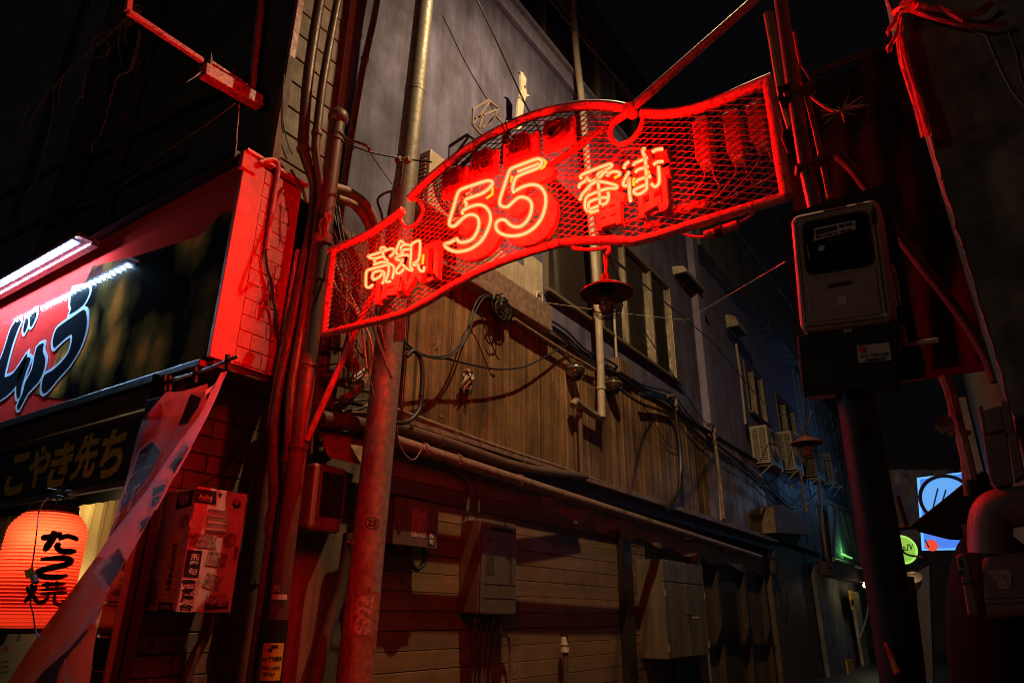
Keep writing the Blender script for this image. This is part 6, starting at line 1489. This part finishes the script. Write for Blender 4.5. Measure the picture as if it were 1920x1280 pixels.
build('valve', MB().lathe([(0, 0), (.03, 0), (.03, .03), (0, .03)], 10, onY(1772, 797, 2.87), (0, -1, 0)), K['galv'], pc_)

# lit signs deep in the alley --------------------------------------------------------
BY = 15.0
bs_ = thing('blue_lightbox', 'glowing blue lightbox sign deep in the alley, half hidden by the black canopy', 'lit sign', onY(1770, 1030, BY))
V_ = lambda u, v, y=BY: onY(u, v, y)
bq = [V_(1722, 897), V_(1822, 884), V_(1840, 1028), V_(1731, 1030)]
build('face', MB().prism(bq, (0, .2, 0)), glow('blue_face', (.03, .24, 1), .85), bs_)
build('rim', MB().tube([q + Vector((0, -.01, 0)) for q in bq], .03, 6, True), glow('blue_rim', (.12, .45, 1), 1.2), bs_)
c = V_(1775, 935, BY - .03)
build('emblem', MB().tube([c + Vector((.42 * math.cos(a), 0, .42 * math.sin(a))) for a in [i * PI / 16 for i in range(32)]], .035, 6, True), K['ink'], bs_)
build('emblem_disc', MB().lathe([(0, 0), (.4, 0), (.4, .01), (0, .01)], 28, c + Vector((0, .028, 0)), (0, -1, 0)), glow('emblem_disc', (.1, .42, 1), .9), bs_)
for k in range(4): build('emblem_stroke', MB().bar(c + Vector((-.3 + k * .14, 0, -.28 + .06 * k)), c + Vector((-.1 + k * .12, 0, .2 - .04 * k)), .08, .02), K['ink'], bs_)
build('red_spot', MB().lathe([(0, 0), (.1, 0), (.1, .02), (0, .02)], 20, V_(1747, 1022, BY - .02), (0, -1, 0)), glow('red_face', (1, .06, .03), .8), bs_)
build('emblem_stroke', MB().bar(V_(1735, 1012, BY - .03), V_(1742, 1026, BY - .03), .07, .02), K['ink'], bs_)
lamp('far_blue_fill', 'POINT', (-2.4, 25, 5.5), 50, (.2, .5, 1), size=.5)  # added blue lamp apart from the sign, tints the far walls
gs = thing('green_round_sign', 'round lime green lit sign deep in the alley', 'lit sign', onY(1690, 1056, 13))
c = onY(1691, 1030, 13)
r_ = abs(onY(1718, 1030, 13).x - c.x)
build('face', MB().lathe([(0, .04), (r_ * .97, .04), (r_ * .97, -.08), (0, -.08)], 36, c, (0, -1, 0)), glow('green_face', (.24, .62, .06), .85), gs)
build('rim', MB().tube([c + Vector((r_ * math.cos(a), -.02, r_ * math.sin(a))) for a in [i * PI / 20 for i in range(40)]], .025, 6, True), glow('green_rim', (.4, .85, .12), 1.0), gs)
tq = onY(1712, 1019, 12.95); tr_ = onY(1686, 1020, 12.95); tbl = onY(1712, 1035, 12.95)
build('lettering', quad_text("V'Lq・", tq, tr_, tbl, .03, lift=-.01, N=(0, 1, 0)), K['ink'], gs)
build('arm', MB().tube([c + Vector((0, .02, r_)), c + Vector((0, .02, r_ + .5))], .03, 8), K['black_metal'], gs)
al = thing('alley_tarp_wall', 'crumpled dark blue sheeting behind the blue lightbox', 'sheeting', onY(1690, 980, 17))
rows = [[onY(1655 + j * 12, 880 + i * 16, 17) + Vector((0, .07 * math.sin(j * 1.7 + i) + .05 * math.sin(i * 2.1), 0)) for j in range(12)] for i in range(10)]
build('sheet', MB().grid(rows), K['dark_clap'], al, smooth=True)
rw = thing('alley_right_house', 'dim grey house closing the right side of the alley', 'building', (-.4, 14, 0))
build('wall', MB().box(-.2, .1, 17.3, 34, 0, 6), K['dark_siding'], rw)
build('low_wall', MB().prism([onY(u, v, 16.5) for u, v in ((1722, 1070), (1742, 1060), (1750, 1290), (1712, 1290))], (0, .3, 0)), K['dark_clap'], rw)
fl_ = thing('floodlight', 'small grey floodlight on an arm under the green sign', 'floodlight', onY(1705, 1095, 9))
build('head', MB().lathe([(.06, -.07), (.1, .05), (.02, .08)], 12, onY(1712, 1089, 9), (0, -.5, .6)), K['galv'], fl_)
build('arm', MB().tube(ys([(1695, 1088), (1703, 1074), (1716, 1073)], 9), .012, 6), K['galv'], fl_)
tg = thing('red_tag', 'torn red and yellow warning tag low on the meter pole', 'tag', onY(1670, 1260, 2.45))
build('strip', MB().prism([onY(u, v, 2.45) for u, v in ((1657, 1206), (1662, 1203), (1688, 1258), (1676, 1264))], (0, -.003, 0)), K['ribbon'], tg)
build('print', MB().prism([onY(u, v, 2.445) for u, v in ((1668, 1230), (1674, 1232), (1684, 1257), (1677, 1261))], (0, -.002, 0)), K['yellow_st'], tg)
pipe('dark slim pipe behind the meter pole foot', ys([(1704, 1080), (1712, 1150), (1722, 1230), (1728, 1290)], 3.4), .02, 'black_metal', 'pipe', 'pipe', foot=True)
pipe('thin cable slanting before the green round sign', ys([(1660, 900), (1672, 960), (1690, 1030), (1730, 1045)], 9), .012, 'cable', 'cable', 'cable')

# ================================================================== TOP LEFT: BRACKET LAMP AND DRY VINES
bl = thing('bracket_light', 'red lit steel channel bracket high on the dark frontage', 'bracket', onY(430, 185, 2.45))
BLX = onY(490, 198, 2.93).x
V_ = lambda u, v: onX(u, v, BLX)
build('channel', MB().bar(V_(380, 132), V_(487, 194), .11, .12), K['red_paint'], bl, bevel=.006)
build('flange', MB().bar(V_(392, 114) , V_(462, 160), .03, .02), K['red_paint'], bl)
build('end_plate', MB().prism([V_(345, 158), V_(392, 122), V_(394, 100), V_(397, 122), V_(366, 146)], (.02, 0, 0)), K['dark_pipe'], bl)
build('rod', MB().bar(V_(240, 22), V_(380, 115), .045, .045), K['red_frame'], bl, bevel=.004)
build('post', MB().bar(V_(240, 22), V_(248, -40), .04, .04), K['red_frame'], bl)
build('cable', MB().tube(smooth_path(xs([(448, 195), (447, 220), (444, 250), (443, 275), (435, 300)], BLX)), .006, 6), K['red_paint'], bl)
random.seed(21)
vn = thing('dry_vine', 'dead climbing vine with hanging roots at the top left', 'vine', onY(150, 300, 2.5))
mains = [[(262, 60), (258, 90), (245, 130), (225, 140), (218, 155), (210, 175), (200, 210), (190, 250), (175, 268), (173, 288)],
         [(262, 60), (254, 95), (246, 118), (240, 135), (222, 145)], [(255, 40), (220, 55), (180, 70), (165, 110), (160, 150), (150, 185), (132, 202)],
         [(240, 30), (200, 70), (150, 110), (105, 160), (100, 200), (90, 260), (80, 300), (70, 335), (48, 362)],
         [(240, 30), (235, 60), (238, 80)], [(232, 40), (222, 80), (228, 110), (230, 126)], [(180, 65), (206, 85), (198, 105), (175, 108), (165, 100)],
         [(105, 160), (60, 200), (20, 215), (-10, 240)], [(90, 180), (70, 205), (50, 250), (40, 290), (45, 300)], [(60, 200), (40, 230), (30, 300), (25, 340)], [(120, 140), (110, 180), (115, 205)], [(0, 200), (10, 250), (5, 310)]]
for L in mains:
    L = [(u + random.uniform(-2, 2), v) for u, v in L]; out = []
    for p in smooth_path(ys(L, 2.5), 6): out.append(p + Vector([random.uniform(-.008, .008) for _ in range(3)]))
    n_ = len(out); build('stem', MB().tube(out, [.011 - .007 * i / n_ + random.uniform(0, .003) for i in range(n_)], 6), K['vine'], vn)
for i in range(34):
    u = random.uniform(-10, 225); v0 = random.uniform(-40, 60); v1 = v0 + random.uniform(60, 190) - .3 * u * .3
    L = [(u + random.uniform(-5, 5) - (v - v0) * .12, v) for v in np.linspace(v0, v1, 7)]
    build('root', MB().tube(smooth_path(ys(L, 2.55 + random.uniform(-.05, .05)), 3), .003, 4), K['vine'], vn)
for i in range(10):
    c = onY(random.uniform(225, 262), random.uniform(15, 45), 2.48); L = [c + Vector([random.uniform(-.06, .06) for _ in range(3)]) for _ in range(6)]
    build('tangle', MB().tube(smooth_path(L), .005, 5), K['vine'], vn)
pipe('thin pale wire drooping across the dark frontage', ys([(143, 388), (210, 362), (290, 300), (340, 265), (400, 225), (440, 195)], 2.55), .004, 'galv', 'wire', 'wire')

for o in bpy.data.objects:
    if '_w' in o: del o['_w']
